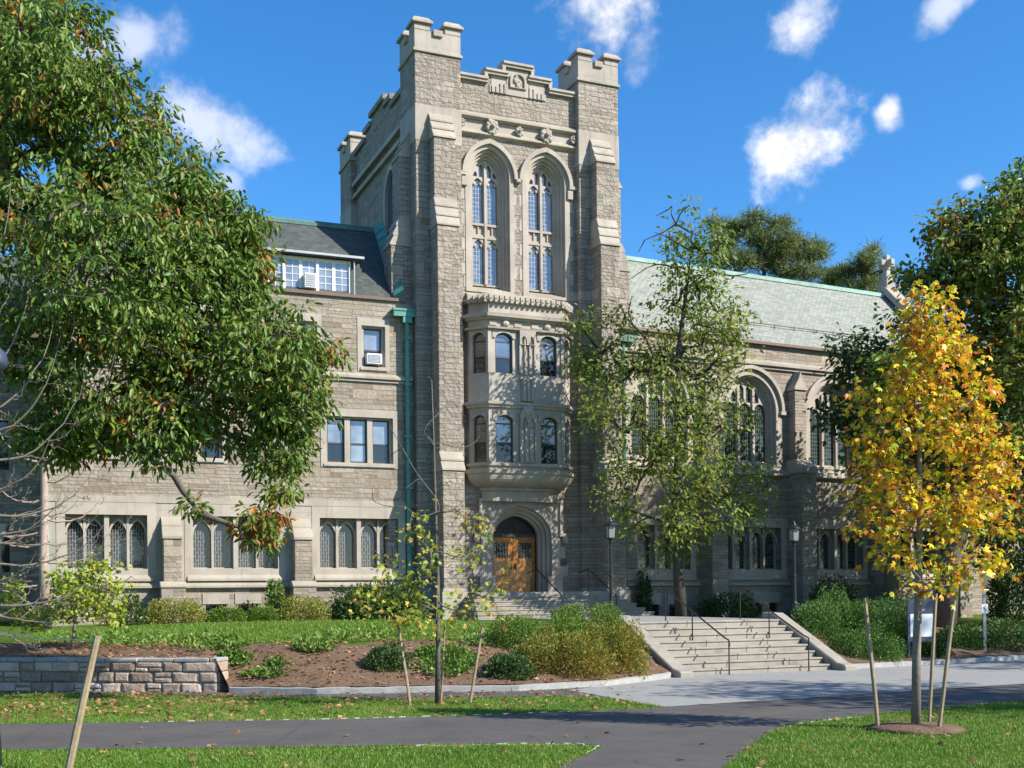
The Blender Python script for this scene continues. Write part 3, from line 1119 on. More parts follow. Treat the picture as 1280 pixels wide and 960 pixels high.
for z0, z1 in ((7.1, 9.0), (10.4, 12.05)):
    lp = oloop(-.02, 0)
    for i in range(1, 4):
        a, b = lp[i], lp[i + 1]
        L_ = math.hypot(b[0] - a[0], b[1] - a[1])
        if i == 2:
            oriel_face(a, b, [(.60, .35), (L_ - .60, .35)], z0, z1)
        else:
            oriel_face(a, b, [(L_ / 2, .27)], z0, z1)
        # floors behind
    m = MB()
    for sx in (-1, 1):
        m.box(OC + sx * (OB - .12) - .1, OC + sx * (OB - .12) + .1, -.38, .03, z0 - .1, z1 + .1)
        m.box(OC + sx * (OF - .03) - .07, OC + sx * (OF - .03) + .07, -OP - .03, -OP + .15, z0, z1)
    # central carved niche
    m.box(OC - .30, OC + .30, -OP - .05, -OP + .1, z0, z1)
    for sx in (-.3, -.1, .1, .3):
        m.box(OC + sx - .03, OC + sx + .03, -OP - .12, -OP - .048, z0 + .05, z1 - .05)
    m.slab(rect(OC - .32, OC + .32, z1 - .55, z1 - .02), [opening(OC - .15, .11, z1 - .53, z1 - .42, .2, 'gothic', 5), opening(OC + .15, .11, z1 - .53, z1 - .42, .2, 'gothic', 5)], -OP - .15, -OP - .05)
    sub(m, 'niche_panel', 'lime_plain', oriel)
m = MB()
m.box(OC - .24, OC + .24, -OP - .1, -OP, 9.4, 10.25)
m.box(OC - .3, OC + .3, -OP - .14, -OP, 10.2, 10.3)
for sx in (-1, 0, 1):
    m.box(OC + sx * .17 - .035, OC + sx * .17 + .035, -OP - .16, -OP - .09, 9.4, 10.2)
for sx in (-1, 1):
    m.ball((OC + sx * .85, -OP - .05, 12.25), .14, (1.1, .7, .8), 8)
    for k in (-.5, .5):
        m.box(OC + sx * .85 + k - .14, OC + sx * .85 + k + .14, -OP - .04, -OP, 12.16, 12.34)
m.ball((OC, -OP - .1, 9.02), .2, (1.1, .8, 1.1), 8)
for k in range(8):
    m.ball((OC + .2 * math.cos(k * .785), -OP - .12, 9.02 + .2 * math.sin(k * .785)), .09, (1, .8, 1), 7)
sub(m, 'carved_ornament', 'lime_plain', oriel)

# ---- entrance
mb = MB()
RE = [(1.34, -.06, .14, 1.26), (1.22, .14, .3, 1.14), (1.10, .3, .46, 1.02), (1.0, .46, .64, .92)]
for i, (hw, v0, v1, rs) in enumerate(RE):
    inner = opening(DC, hw - .06, 2.3, 4.4, rs - .08)
    outer = opening(DC, 1.357, 2.28, 4.4, 1.22) if i else opening(DC, 1.47, 2.28, 4.4, 1.36)
    mb.slab(outer, [inner], v0, v1, back=False)
mb.slab([(DC - 1.62, 4.4), (DC - 1.62, 5.84), (DC + 1.62, 5.84), (DC + 1.62, 4.4)] + arch(DC, 1.45, 4.4, 1.34), [], -.04, .05)
for sx in (-1, 1):
    xa, xb = sorted((DC + sx * 1.47, DC + sx * 1.64))
    mb.box(xa, xb, -.05, .05, 2.44, 4.4)
    for k, zz in enumerate((2.9, 3.6)):
        xa, xb = sorted((DC + sx * 1.6, DC + sx * (1.98 - .12 * k)))
        mb.box(xa, xb, -.03, .05, zz, zz + .42)
    xa, xb = sorted((DC + sx * 1.1, DC + sx * 1.72))
    mb.box(xa, xb, -.1, .05, 2.28, 2.9)
ent = part(mb, 'doorway', 'lime_plain', TF)
mb = MB()
mb.box(DC - 1.74, DC + 1.74, -.14, .02, 5.72, 5.84)
for sx in (-1, 1):
    xa, xb = sorted((DC + sx * 1.62, DC + sx * 1.74))
    mb.box(xa, xb, -.137, .02, 4.55, 5.72)
    mb.box(*sorted((DC + sx * 1.6, DC + sx * 1.95)), -.13, .02, 4.43, 4.55)
    mb.ball((DC + sx * 1.85, -.1, 4.3), .14, (1, .8, 1.1), 8)
    # carved foliage in the spandrels
    for (x, z, r) in ((1.3, 5.45, .13), (1.12, 5.55, .1), (1.42, 5.25, .1), (.92, 5.6, .08), (1.46, 5.55, .08), (1.48, 5.02, .07), (.72, 5.62, .06)):
        mb.ball((DC + sx * x, -.05, z), r, (1, .5, 1), 7)
sub(mb, 'label_mould', 'lime_plain', ent)
mb = MB()
ins = list(reversed(arch(DC, .95, 4.55, .75)))
mb.slab([(DC - .95, 4.55), (DC + .95, 4.55)] + arch(DC, .95, 4.55, .72)[1:-1], [], .80, .84)
tymp = sub(mb, 'tympanum', 'iron', ent)
mb = MB()
mb.box(DC - .96, DC + .96, .72, .86, 4.43, 4.56)
for k in range(7):
    x = DC + (k - 3) * .25
    mb.slab(opening(x, .11, 4.62, 4.72, .22, 'gothic', 5), [opening(x, .085, 4.64, 4.72, .19, 'gothic', 5)], .775, .80)
sub(mb, 'transom', 'sash', ent)
mb = MB()
mb.box(DC - 1.0, DC - .93, .70, .9, 2.3, 4.6)
mb.box(DC + .93, DC + 1.0, .70, .9, 2.3, 4.6)
sub(mb, 'door_frame', 'sash', ent)
for sx in (-1, 1):
    x0, x1 = (DC - .93, DC - .006) if sx < 0 else (DC + .006, DC + .93)
    cx = (x0 + x1) / 2 + sx * .03
    mb = MB()
    win = rect(cx - .29, cx + .29, 3.62, 4.22)
    mb.slab(rect(x0, x1, 2.31, 4.43), [win], .78, .84)
    mb.box(x0 + .04, x1 - .04, .765, .779, 2.4, 2.56)
    mb.box(x0 + .04, x1 - .04, .765, .779, 4.26, 4.40)
    dl = part(mb, 'door_leaf', 'door', TF)
    mb = MB()
    mb.box(cx - .29, cx + .29, .82, .83, 3.62, 4.22)
    sub(mb, 'pane', 'pane_dark', dl)
    mb = MB()
    for k in range(6):
        mb.box(cx - .29 + .116 * k - .012, cx - .29 + .116 * k + .012, .785, .818, 3.62, 4.22)
        mb.box(cx - .29, cx + .29, .783, .816, 3.62 + .12 * k - .012, 3.62 + .12 * k + .012)
    sub(mb, 'lattice', 'sash', dl)
    mb = MB()
    hx = DC - sx * -.09
    mb.box(hx - .025, hx + .025, .755, .78, 3.18, 3.42)
    mb.tube([(hx, .75, 3.2), (hx, .70, 3.24), (hx, .70, 3.36), (hx, .75, 3.4)], .012, 6)
    sub(mb, 'handle', 'iron', dl)

# ================================================================== LEFT WING
LU0, LU1 = -12.75, .3
DT = .0


def sash_win(fr, groups, z0, z1, blind=None, name='sash_window', head=True, dark=False):
    """one stone-framed window; groups = list of (x0,x1) lights"""
    X0, X1 = groups[0][0] - .26, groups[-1][1] + .26
    mb = MB()
    mb.slab(rect(X0, X1, z0 - .2, z1 + .34), [rect(groups[0][0] - .1, groups[-1][1] + .1, z0 - .02, z1 + .06)], -.025, .12)
    mb.slab(rect(groups[0][0] - .1 - .002, groups[-1][1] + .1 + .002, z0 - .022, z1 + .062), [rect(a, b, z0, z1) for a, b in groups], .10, .32)
    mb.prism_x([(-.07, z0 - .16), (-.07, z0 - .08), (.12, z0 - .0), (.12, z0 - .16)], X0 + .1, X1 - .1)
    p = part(mb, name, 'lime_plain', fr)
    for i, (a, b) in enumerate(groups):
        zm = (z0 + z1) / 2 - .1
        mb = MB()
        mb.slab(rect(a, b, z0, z1), [rect(a + .05, b - .05, z0 + .06, zm - .03), rect(a + .05, b - .05, zm + .03, z1 - .05)], .22, .27)
        sub(mb, 'sash_frame', 'sash', p)
        mb = MB(); mb.box(a + .02, b - .02, .25, .26, z0 + .03, zm)
        sub(mb, 'pane', 'pane_dark' if (i != 1 or dark) else 'pane_curtain_sky', p)
        mb = MB(); mb.box(a + .02, b - .02, .25, .26, zm, z1 - .02)
        sub(mb, 'pane', 'pane_dark' if dark else 'pane_curtain_sky', p)
    return p


def ground_window(fr, x0, x1, z0=3.2, z1=5.02, n=4, mat='lead_ground', dark=False):
    """four pointed lights in a squared stone frame with a thick middle mullion"""
    mb = MB()
    mb.slab(rect(x0 - .28, x1 + .28, z0 - .42, z1 + .42), [rect(x0, x1, z0, z1)], -.04, .12)
    mb.prism_x([(-.13, z0 - .42), (-.13, z0 - .34), (.12, z0 + .02), (.12, z0 - .42)], x0 - .2, x1 + .2)
    w = (x1 - x0)
    lw = (w - .16 - .1) / 4 - .06
    cs = []
    half = (w - .16) / 2
    for s_ in (0, 1):
        b0 = x0 + s_ * (half + .16)
        for k in (0, 1):
            cs.append(b0 + half * (.25 + .5 * k))
    hw = half / 4 - .05
    hl = [opening(c, hw, z0 + .06, z1 - .62, .44, 'gothic', 7) for c in cs]
    mb.slab(rect(x0 - .002, x1 + .002, z0 - .002, z1 + .002), hl, .36, .46)
    # proud mullions and arch heads above the recessed spandrels
    for c in cs:
        mb.slab(list(reversed(arch(c, hw + .07, z1 - .62, .53, 'gothic', 7))) + arch(c, hw, z1 - .62, .44, 'gothic', 7), [], .24, .36)
    for b0 in (x0, x0 + half + .16):
        mb.box(b0 + half / 2 - .045, b0 + half / 2 + .045, .22, .36, z0, z1 - .003)
    mb.box(x0 + half, x0 + half + .16, .06, .36, z0, z1 - .003)
    p = part(mb, 'arched_window', 'lime_plain', fr)
    for c in cs:
        g = MB()
        g.slab(opening(c, hw + .01, z0 + .05, z1 - .62, .45, 'gothic', 7), [], .42, .435)
        sub(g, 'leaded_glass', mat, p)
    return p


gw = [(-12.05, -9.45), (-7.95, -5.05), (-3.55, -.65)]
dbl = [[(-6.35 - 1.2, -6.35 - .6)], ]
second = [[(-3.27, -2.53), (-2.29, -1.55), (-1.31, -.95 + .38)], [(-7.62, -7.02)], [(-10.9, -10.3)]]
second[0] = [(-3.22, -2.58), (-2.38, -1.74), (-1.54, -.90)]
third = [[(-1.84, -1.16)], [(-4.35, -3.67)], [(-7.4, -6.72)], [(-10.6, -9.92)]]
holes = [rect(a, b, 3.2, 5.02) for a, b in gw]
for g in second: holes.append(rect(g[0][0] - .11, g[-1][1] + .11, 6.98, 8.70))
for g in third: holes.append(rect(g[0][0] - .11, g[-1][1] + .11, 10.53, 12.02))
bas = [(-7.55, -6.85), (-6.45, -5.75), (-11.2, -10.3)]
holes += [rect(a, b, 1.5, 1.98) for a, b in bas]
mb = MB()
mb.slab(rect(LU0, LU1, .9, 13.0), holes, 0, .5)
mb.box(LU0 - .3, LU1 - .3, 1.6, 1.9, .9, 13.0)
for z in (1.0, 6.2, 9.7, 12.9):
    mb.box(LU0, LU1 - .3, .5, 1.6, z, z + .15)
part(mb, 'left_wing_wall', 'wing_stone', LF)
# set-back range at the far left, in the shade of the wing, and the wing's back
mb = MB()
mb.slab(rect(-30, LU0 + .2, .9, 12.4), [rect(-14.9, -13.9, 3.2, 5.0), rect(-14.9, -13.9, 6.9, 8.7)], 4.6, 5.1)
bay = part(mb, 'end_range_wall', 'wing_stone', LF)
for z0 in (3.2, 6.9):
    mb = MB(); mb.box(-14.9, -13.9, 4.86, 4.88, z0, z0 + 1.8)
    sub(mb, 'pane', 'pane_dark', bay)
mb = MB()
mb.box(LU0, LU0 + .4, .5, 6.3, .9, 13.0)
mb.add([(LU0, 0, 13.0), (LU0, 2.75, 16.4), (LU0, 6.3, 13.0), (LU0 + .4, 0, 13.0), (LU0 + .4, 2.75, 16.4), (LU0 + .4, 6.3, 13.0)], [(0, 1, 2), (3, 5, 4), (0, 3, 4, 1), (1, 4, 5, 2)])
part(mb, 'end_wall', 'wing_stone', LF)
mb = MB()
mb.add([(-30, 4.4, 12.4), (LU0 + .2, 4.4, 12.4), (LU0 + .2, 8, 15.6), (-30, 8, 15.6), (-30, 11, 12.4), (LU0 + .2, 11, 12.4)], [(0, 1, 2, 3), (3, 2, 5, 4)])
part(mb, 'end_range_roof', 'slate_dark', LF)
mb = MB()
mb.box(LU0 + .25, LU1 - .3, 6.2, 6.5, .9, 13.2)
part(mb, 'back_wall', 'wing_stone', LF)
for a, b in gw: ground_window(LF, a, b)
ac_spot = None
for i, g in enumerate(second): sash_win(LF, g, 7.05, 8.64)
for g in third: sash_win(LF, g, 10.58, 11.98)
for a, b in bas:
    mb = MB()
    mb.box(a - .1, b + .1, -.03, .1, 1.98, 2.34)
    p = part(mb, 'basement_window', 'lime', LF)
    mb = MB()
    mb.box(a, b, .16, .18, 1.5, 1.98)
    sub(mb, 'pane', 'pane_dark', p)
    mb = MB()
    for k in range(1, 4):
        x = a + (b - a) * k / 4
        mb.box(x - .015, x + .015, .12, .158, 1.5, 1.98)
    mb.box(a, b, .12, .155, 1.72, 1.75)
    sub(mb, 'bars', 'sash', p)
# bands and string courses
mb = MB()
mb.box(LU0, LU1 - .35, -.05, .1, 5.44, 5.66)
for (a, b) in ((LU0, -12.33), (-9.17, -8.23), (-4.77, -3.83)):
    mb.box(a, b, -.022, .1, 2.78, 5.438)
mb.prism_x([(0, 2.5), (-.16, 2.55), (-.16, 2.62), (0, 2.78)], LU0, LU1 - .35)
mb.prism_x([(0, 10.06), (-.14, 10.1), (-.14, 10.18), (0, 10.30)], LU0, LU1 - .35)
mb.prism_x([(0, 9.98), (-.07, 9.99), (-.07, 10.06), (0, 10.06)], LU0, LU1 - .35)
part(mb, 'string_course', 'lime', LF)
for (a, b) in ((-8.98, -8.38), (-4.56, -3.94)):
    body, cap = MB(), MB()
    body.box(a, b, -.55, .05, 2.66, 4.2)
    body.box(a - .1, b + .1, -.72, .05, .9, 2.55)
    cap.prism_x([(.0, 4.2), (-.6, 4.2), (-.6, 4.3), (-.35, 4.62), (-.35, 4.68), (0, 5.0)], a - .03, b + .03)
    cap.prism_x([(.0, 2.55), (-.76, 2.55), (-.76, 2.62), (-.55, 2.76), (0, 2.76)], a - .12, b + .12)
    bt = part(body, 'wing_buttress', 'wing_stone', LF, bevel=.02)
    sub(cap, 'weathering', 'lime', bt, bevel=.01)
# roof
ER, RR, RV = 13.05, 16.45, 2.75


def roof_mesh(u0, u1, ze, zr, v0, v1, over=.25, name='roof', mat='slate_dark', fr=LF):
    sl = math.hypot(v1 - v0 + over, zr - ze)
    ang = math.atan2(zr - ze, v1 - v0)
    mb = MB()
    mb.box(u0, u1, 0, sl, -.06, 0)
    o = mb.build(name, M[mat], hall, fr @ Matrix.Translation((0, v0 - over * math.cos(ang), ze - over * math.sin(ang))) @ Matrix.Rotation(ang, 4, 'X'))
    return o


roof_mesh(LU0 + .05, -.72, ER + .06, RR, 0, RV, .06)
mb = MB()
mb.add([(LU0, RV, RR - .05), (LU1 - .3, RV, RR - .05), (LU1 - .3, 6.6, 12.9), (LU0, 6.6, 12.9)], [(0, 1, 2, 3)])
part(mb, 'rear_roof', 'slate_dark', LF)
mb = MB()
mb.add([(-.80, -.02, ER), (-.30, .6, ER), (-.30, RV, ER), (-.80, RV, RR), (-.30, RV, RR)], [(0, 1, 2, 4, 3), (0, 3, 4, 1)])
mb = MB()
mb.tube([(LU0, RV, RR), (-.62, RV, RR)], .11, 8)
mb.box(LU0, -.62, RV - .14, RV + .14, RR - .13, RR - .02)
part(mb, 'ridge_cap', 'copper_dark', LF)
mb = MB()   # copper flashing where slates meet the tower
a, b = Vector((-.74, -.02, ER + .05)), Vector((-.74, RV, RR + .05))
nrm = Vector((0, -(RR - ER), RV)).normalized()
for i in range(9):
    p, q = a.lerp(b, i / 9), a.lerp(b, (i + 1) / 9 - .01)
    mb.add([p, p + Vector((.3, 0, 0)), q + Vector((.3, 0, 0)), q, p + nrm * .13, p + Vector((.3, 0, 0)) + nrm * .45, q + Vector((.3, 0, 0)) + nrm * .45, q + nrm * .1],
           [(0, 3, 2, 1), (4, 5, 6, 7), (0, 1, 5, 4), (1, 2, 6, 5), (2, 3, 7, 6), (3, 0, 4, 7)])
part(mb, 'flashing', 'copper', LF)
mb = MB()
mb.box(-.72, LU1 + .2, .35, RV + 2, ER - .1, RR - .9)
part(mb, 'upstand_wall', 'tower_stone', LF)
mb = MB()
mb.box(LU0, -.30, -.10, .12, ER - .05, ER + .07)
part(mb, 'gutter', 'brown_trim', LF)
# dormer
D0, D1, DZ0, DZ1 = -9.6, -2.22, 13.12, 14.42
mb = MB()
mb.box(D1 - .08, D1, .12, 2.0, DZ0, DZ1 - .06)
mb.box(D0, D0 + .08, .12, 2.0, DZ0, DZ1 - .06)
mb.prism_x([(-.18, DZ1 - .06), (-.18, DZ1 + .04), (2.2, DZ1 + .42), (2.2, DZ1 + .2)], D0 - .2, D1 + .35)
dorm = part(mb, 'dormer', 'slate_dark', LF)
mb = MB()
mb.box(D0 - .2, D1 + .36, -.22, -.182, DZ1 - .03, DZ1 + .055)
mb.tube([(D1 + .02, -.05, DZ1 - .1), (D1 + .02, -.05, DZ0)], .035, 6)
sub(mb, 'fascia', 'steel', dorm)
nl = 12
lw = (D1 - D0 - .2) / nl
mb = MB()
hl = []
for k in range(nl):
    x0 = D0 + .1 + lw * k
    hl.append(rect(x0 + .06, x0 + lw - .06, DZ0 + .1, DZ1 - .2))
mb.slab(rect(D0 + .08, D1 - .08, DZ0, DZ1 - .07), hl, .1, .16)
for k in range(0, nl + 1, 2):
    x0 = D0 + .1 + lw * k
    mb.box(max(D0 + .08, x0 - .05), min(x0 + .05, D1 - .081), .05, .1, DZ0, DZ1 - .08)
sub(mb, 'casement_frame', 'white_frame', dorm)
for k in range(nl):
    x0 = D0 + .1 + lw * k
    mb = MB(); mb.box(x0 + .05, x0 + lw - .05, .125, .135, DZ0 + .09, DZ1 - .19)
    sub(mb, 'pane', 'pane_curtain_sky', dorm)
    mb = MB()
    mb.box(x0 + lw / 2 - .012, x0 + lw / 2 + .012, .105, .123, DZ0 + .1, DZ1 - .2)
    for q in (1, 2, 3):
        z = DZ0 + .1 + (DZ1 - DZ0 - .3) * q / 4
        mb.box(x0 + .06, x0 + lw - .06, .106, .122, z - .012, z + .012)
    sub(mb, 'glazing_bar', 'white_frame', dorm)
# downspouts
mb = MB()
mb.box(-.80, .0, -.32, -.02, 12.42, 12.66)
mb.box(-.84, .04, -.35, -.02, 12.62, 12.70)
mb.box(-.45, -.12, -.3, -.03, 12.2, 12.42)
mb.tube([(-.27, -.15, 12.3), (-.27, -.15, 1.2)], .085, 8)
for z in (11.6, 9.9, 8.0, 6.1, 4.1, 2.6):
    mb.box(-.38, -.16, -.26, -.0, z, z + .09)
part(mb, 'downspout', 'copper', LF)
mb = MB()
mb.tube([(-12.62, -.12, 13.0), (-12.62, -.12, 1.2)], .07, 8)
for z in (9.9, 8.0, 6.1, 4.1):
    mb.box(-12.72, -12.52, -.22, -.0, z, z + .09)
part(mb, 'downspout', 'copper_pale', LF)

# ================================================================== RIGHT WING
RU1 = 18.7
big = [(2.0, 1.46), (6.62, 1.46), (11.25, 1.46), (15.9, 1.46)]
gR = [(.25, 3.45), (5.1, 8.2), (9.85, 12.85), (14.5, 17.4)]
holes = [opening(c, h, 7.62, 9.95, 1.55, 'gothic') for c, h in big]
holes += [rect(a, b, 3.15, 4.95) for a, b in gR]
basR = [(.9, 1.9), (2.4, 3.2), (6.8, 8.0)]
holes += [rect(a, b, 1.25, 1.75) for a, b in basR]
mb = MB()
mb.slab(rect(.02, RU1, .7, 12.82), holes, 0, .55)
mb.box(.02, RU1, 1.8, 2.1, .7, 12.8)
for z in (.8, 5.9, 12.6):
    mb.box(.3, RU1, .55, 1.8, z, z + .15)
part(mb, 'right_wing_wall', 'wing_stone', RF)
for a, b in gR: ground_window(RF, a, b, 3.15, 4.95, mat='lead_chapel')
for a, b in basR:
    mb = MB(); mb.box(a - .1, b + .1, -.03, .1, 1.75, 2.2)
    p = part(mb, 'basement_window', 'lime', RF)
    mb = MB(); mb.box(a, b, .16, .18, 1.25, 1.75)
    sub(mb, 'pane', 'pane_dark', p)


def big_window(c, h):
    mb = MB()
    zb, zs, rs = 7.62, 9.95, 1.55
    for i, (hw, v0, v1) in enumerate(((h - .02, -.03, .12), (h - .12, .12, .26), (h - .22, .26, .38))):
        inner = opening(c, hw - .06, zb + .05, zs, rs - .1 - .1 * i, 'gothic')
        outer = opening(c, h + .16, zb - .05, zs, rs + .14, 'gothic') if i == 0 else opening(c, h - .002, zb, zs, rs - .002, 'gothic')
        mb.slab(outer, [inner], v0, v1, back=False)
    mb.prism_x([(-.16, zb - .36), (-.16, zb - .25), (.45, zb + .2), (.45, zb - .36)], c - h - .12, c + h + .12)
    mb.slab(list(reversed(arch(c, h + .3, zs, rs + .3, 'gothic'))) + arch(c, h + .16, zs, rs + .15, 'gothic'), [], -.16, .02)
    for s_ in (-1, 1):
        mb.box(c + s_ * (h + .25) - .14, c + s_ * (h + .25) + .14, -.15, .02, zs - .16, zs - .002)
    p = part(mb, 'chapel_window', 'lime_plain', RF)
    hw = h - .27
    t = MB()
    n = 3
    w = 2 * hw / n
    hl = []
    for k in range(n):
        x = c - hw + w * (k + .5)
        hl.append(opening(x, w / 2 - .07, zb + .14, zs - .05, .36, 'gothic', 6))
        for s_ in (-1, 1):
            xx = x + s_ * w * .25
            d = abs(xx - c) / hw
            zt = zs + 1.22 * (1 - d ** 1.8) - .02
            lo = zs + .34
            if zt - lo > .16:
                hl.append([(xx - .14, lo), (xx + .14, lo), (xx + .14, zt - .22), (xx, zt - .02), (xx - .14, zt - .22)])
    t.slab(opening(c, hw + .05, zb + .05, zs, rs - .28, 'gothic'), hl, .34, .46)
    for k in range(1, n):
        x = c - hw + w * k
        t.box(x - .055, x + .055, .26, .338, zb + .1, zs + .95)
    sub(t, 'tracery', 'lime_plain', p)
    g = MB()
    g.slab(opening(c, hw + .04, zb + .04, zs, rs - .3, 'gothic'), [], .42, .44)
    sub(g, 'leaded_glass', 'lead_chapel', p)


for c, h in big: big_window(c, h)
mb = MB()
mb.prism_x([(0, 11.78), (-.2, 11.84), (-.2, 11.94), (0, 12.08)], .02, RU1)
mb.prism_x([(0, 11.7), (-.1, 11.71), (-.1, 11.78), (0, 11.78)], .02, RU1)
mb.prism_x([(0, 7.12), (-.2, 7.18), (-.2, 7.26), (0, 7.44)], .02, RU1)
mb.box(.02, RU1, -.05, .1, 5.0, 5.32)
mb.prism_x([(0, 2.45), (-.16, 2.5), (-.16, 2.57), (0, 2.72)], .02, RU1)
part(mb, 'string_course', 'lime', RF)
for u in (4.28, 8.98, 13.6, 18.3):
    body, cap = MB(), MB()
    body.box(u - .31, u + .31, -.45, .05, 7.6, 10.85)
    body.box(u - .40, u + .40, -.95, .05, .7, 7.25)
    cap.prism_x([(0, 7.25), (-1.0, 7.25), (-1.0, 7.5), (-.85, 7.6), (-.47, 7.85), (0, 7.85)], u - .44, u + .44)
    cap.prism_x([(0, 10.845), (-.52, 10.845), (-.52, 10.95), (0, 10.95)], u - .37, u + .37)
    cap.prism_y([(u - .34, 10.95), (u + .34, 10.95), (u + .10, 11.35), (u, 11.66), (u - .10, 11.35)], -.48, .0)
    bt = part(body, 'chapel_buttress', 'wing_stone', RF, bevel=.02)
    sub(cap, 'weathering', 'lime', bt, bevel=.01)
RZ, RV2 = 16.95, 4.0
roof_mesh(-.35, RU1 - .35, 12.86, RZ, 0, RV2, .14, 'roof', 'slate_pale', RF)
mb = MB()
mb.add([(-.3, RV2, RZ - .05), (RU1 - .3, RV2, RZ - .05), (RU1 - .3, 8.2, 12.7), (-.3, 8.2, 12.7)], [(0, 1, 2, 3)])
part(mb, 'rear_roof', 'slate_pale', RF)
mb = MB()
mb.box(-.4, RU1 - .5, RV2 - .16, RV2 + .16, RZ - .1, RZ + .08)
part(mb, 'ridge_cap', 'copper_pale', RF)
mb = MB()
mb.box(-.3, RU1, -.2, .02, 12.72, 12.84)
part(mb, 'gutter', 'brown_trim', RF)
mb = MB()   # snow rail
ang = math.atan2(RZ - 12.86, RV2)
v_, z_ = .85, 12.86 + .85 * math.tan(ang) + .16
mb.tube([(3.0, v_, z_), (16.6, v_, z_)], .02, 6)
for k in range(13):
    x = 3.1 + k * 1.12
    mb.tube([(x, v_, z_ + .06), (x, v_, z_ - .2)], .02, 5)
part(mb, 'snow_rail', 'brown_trim', RF)
# gable end with coping and cross
mb = MB()
gv = [(-.25, 12.6), (RV2, RZ + .05), (2 * RV2 + .25, 12.6), (2 * RV2 + .25, .7), (-.25, .7)]
n_ = len(gv)
vs = [(RU1 - .45, y, z) for y, z in gv] + [(RU1 + .1, y, z) for y, z in gv]
mb.add(vs, [tuple(range(n_)), tuple(range(2 * n_ - 1, n_ - 1, -1))] + [(k, (k + 1) % n_, (k + 1) % n_ + n_, k + n_) for k in range(n_)])
gab = part(mb, 'gable_wall', 'wing_stone', RF)
mb = MB()
for s_ in (0, 1):
    pts = [(-.35, 12.75), (RV2, RZ + .22), (RV2, RZ + .62), (-.35, 13.15)]
    if s_: pts = [(2 * RV2 - y, z) for y, z in pts]
    vs = [(RU1 - .55, y, z) for y, z in pts] + [(RU1 + .2, y, z) for y, z in pts]
    mb.add(vs, [(0, 1, 2, 3), (7, 6, 5, 4)] + [(k, (k + 1) % 4, (k + 1) % 4 + 4, k + 4) for k in range(4)])
sub(mb, 'coping', 'lime_plain', gab)
mb = MB()
x, y, z = RU1 - .2, RV2, RZ + .55
mb.box(x - .3, x + .3, y - .3, y + .3, z - .3, z + .2)
mb.loft([[(x + sx * .24, y + sy * .24, z + .2) for sx, sy in ((-1, -1), (1, -1), (1, 1), (-1, 1))], [(x + sx * .13, y + sy * .13, z + .75) for sx, sy in ((-1, -1), (1, -1), (1, 1), (-1, 1))]])
mb.box(x - .14, x + .14, y - .14, y + .14, z + .75, z + 1.5)
mb.box(x - .45, x + .45, y - .13, y + .13, z + .95, z + 1.24)
mb.box(x - .13, x + .13, y - .45, y + .45, z + .95, z + 1.24)
sub(mb, 'cross', 'lime_plain', gab, bevel=.03)
mb = MB()
mb.box(-.1, .75, -.36, -.02, 12.18, 12.42)
mb.tube([(.2, -.16, 12.2), (.2, -.16, 1.2)], .08, 8)
part(mb, 'downspout', 'copper_dark', RF)
mb = MB()
mb.box(-.3, RU1, 8.0, 8.3, .7, 12.8)
part(mb, 'back_wall', 'wing_stone', RF)


# ---- window air conditioners (they sit in the windows)
def air_con(fr, x, y, z, w_, h_, label):
    e = empty('air_conditioner', fr @ Vector((x, y, z)), math.atan2(fr[1][0], fr[0][0]))
    tag(e, label, 'air conditioner', 'window air conditioners')
    mb = MB(); mb.box(-w_ / 2, w_ / 2, -.34, .1, 0, h_)
    mb.build('casing', M['white'], e, None, bevel=.015)
    mb = MB()
    mb.box(-w_ / 2 + .05, w_ / 2 - .05, -.352, -.342, .05, h_ - .05)
    for k in range(6):
        zz = .07 + (h_ - .14) * k / 5
        mb.box(-w_ / 2 + .05, w_ / 2 - .05, -.362, -.352, zz - .008, zz + .008)
    mb.build('grille', M['steel'], e, None)


air_con(LF, -1.50, .2, 10.64, .56, .38, 'white air conditioner in the single sash window beside the green downspout')
air_con(LF, D0 + .1 + lw * 9.5, .16, DZ0 + .08, .42, .52, 'white air conditioner in the roof dormer casements')

# ================================================================== GROUND
KU = [-40, -26, -17.0, -13.1, -11.2, -7.0, -4.7, -2.6, -1.75, 3.65, 4.5, 10.4, 18, 40]
KV = [-3.5, -5.2, -9.9, -13.5, -15.0, -16.45, -16.2, -15.1, -14.35, -14.35, -14.3, -13.6, -12.6, -9]


def kerb_v(u): return np.interp(u, KU, KV)


def terr_edge(u):   # height of the top of the bank along the hall
    return np.interp(u, [-40, -12, -6, -2, 4, 8, 14, 40], [1.0, 1.02, 1.05, 1.33, 1.33, 1.2, .85, .7])


def bank_w(u): return np.interp(u, [-40, -16, -11, -3, -1.8, 3.6, 6, 40], [2.6, 3.0, 3.2, 3.6, 2.7, 2.7, 4.2, 5.0])


def height(u, d):
    """terrain height d metres behind the kerb"""
    te, bw_ = terr_edge(u), bank_w(u)
    base = .16 + np.where(u < -13.2, .62, 0) * np.clip(1, 0, 1)
    t = np.clip(d / bw_, 0, 1)
    s_ = t * t * (3 - 2 * t) * .6 + t * .4
    far = np.interp(u, [-40, -14, -5, 0, 5, 14, 40], [1.42, 1.42, 1.36, 1.24, 1.14, 1.05, .9])
    f = np.clip((d - bw_) / 11.0, 0, 1)
    return (base + (te - base) * s_) * (1 - f) + far * f


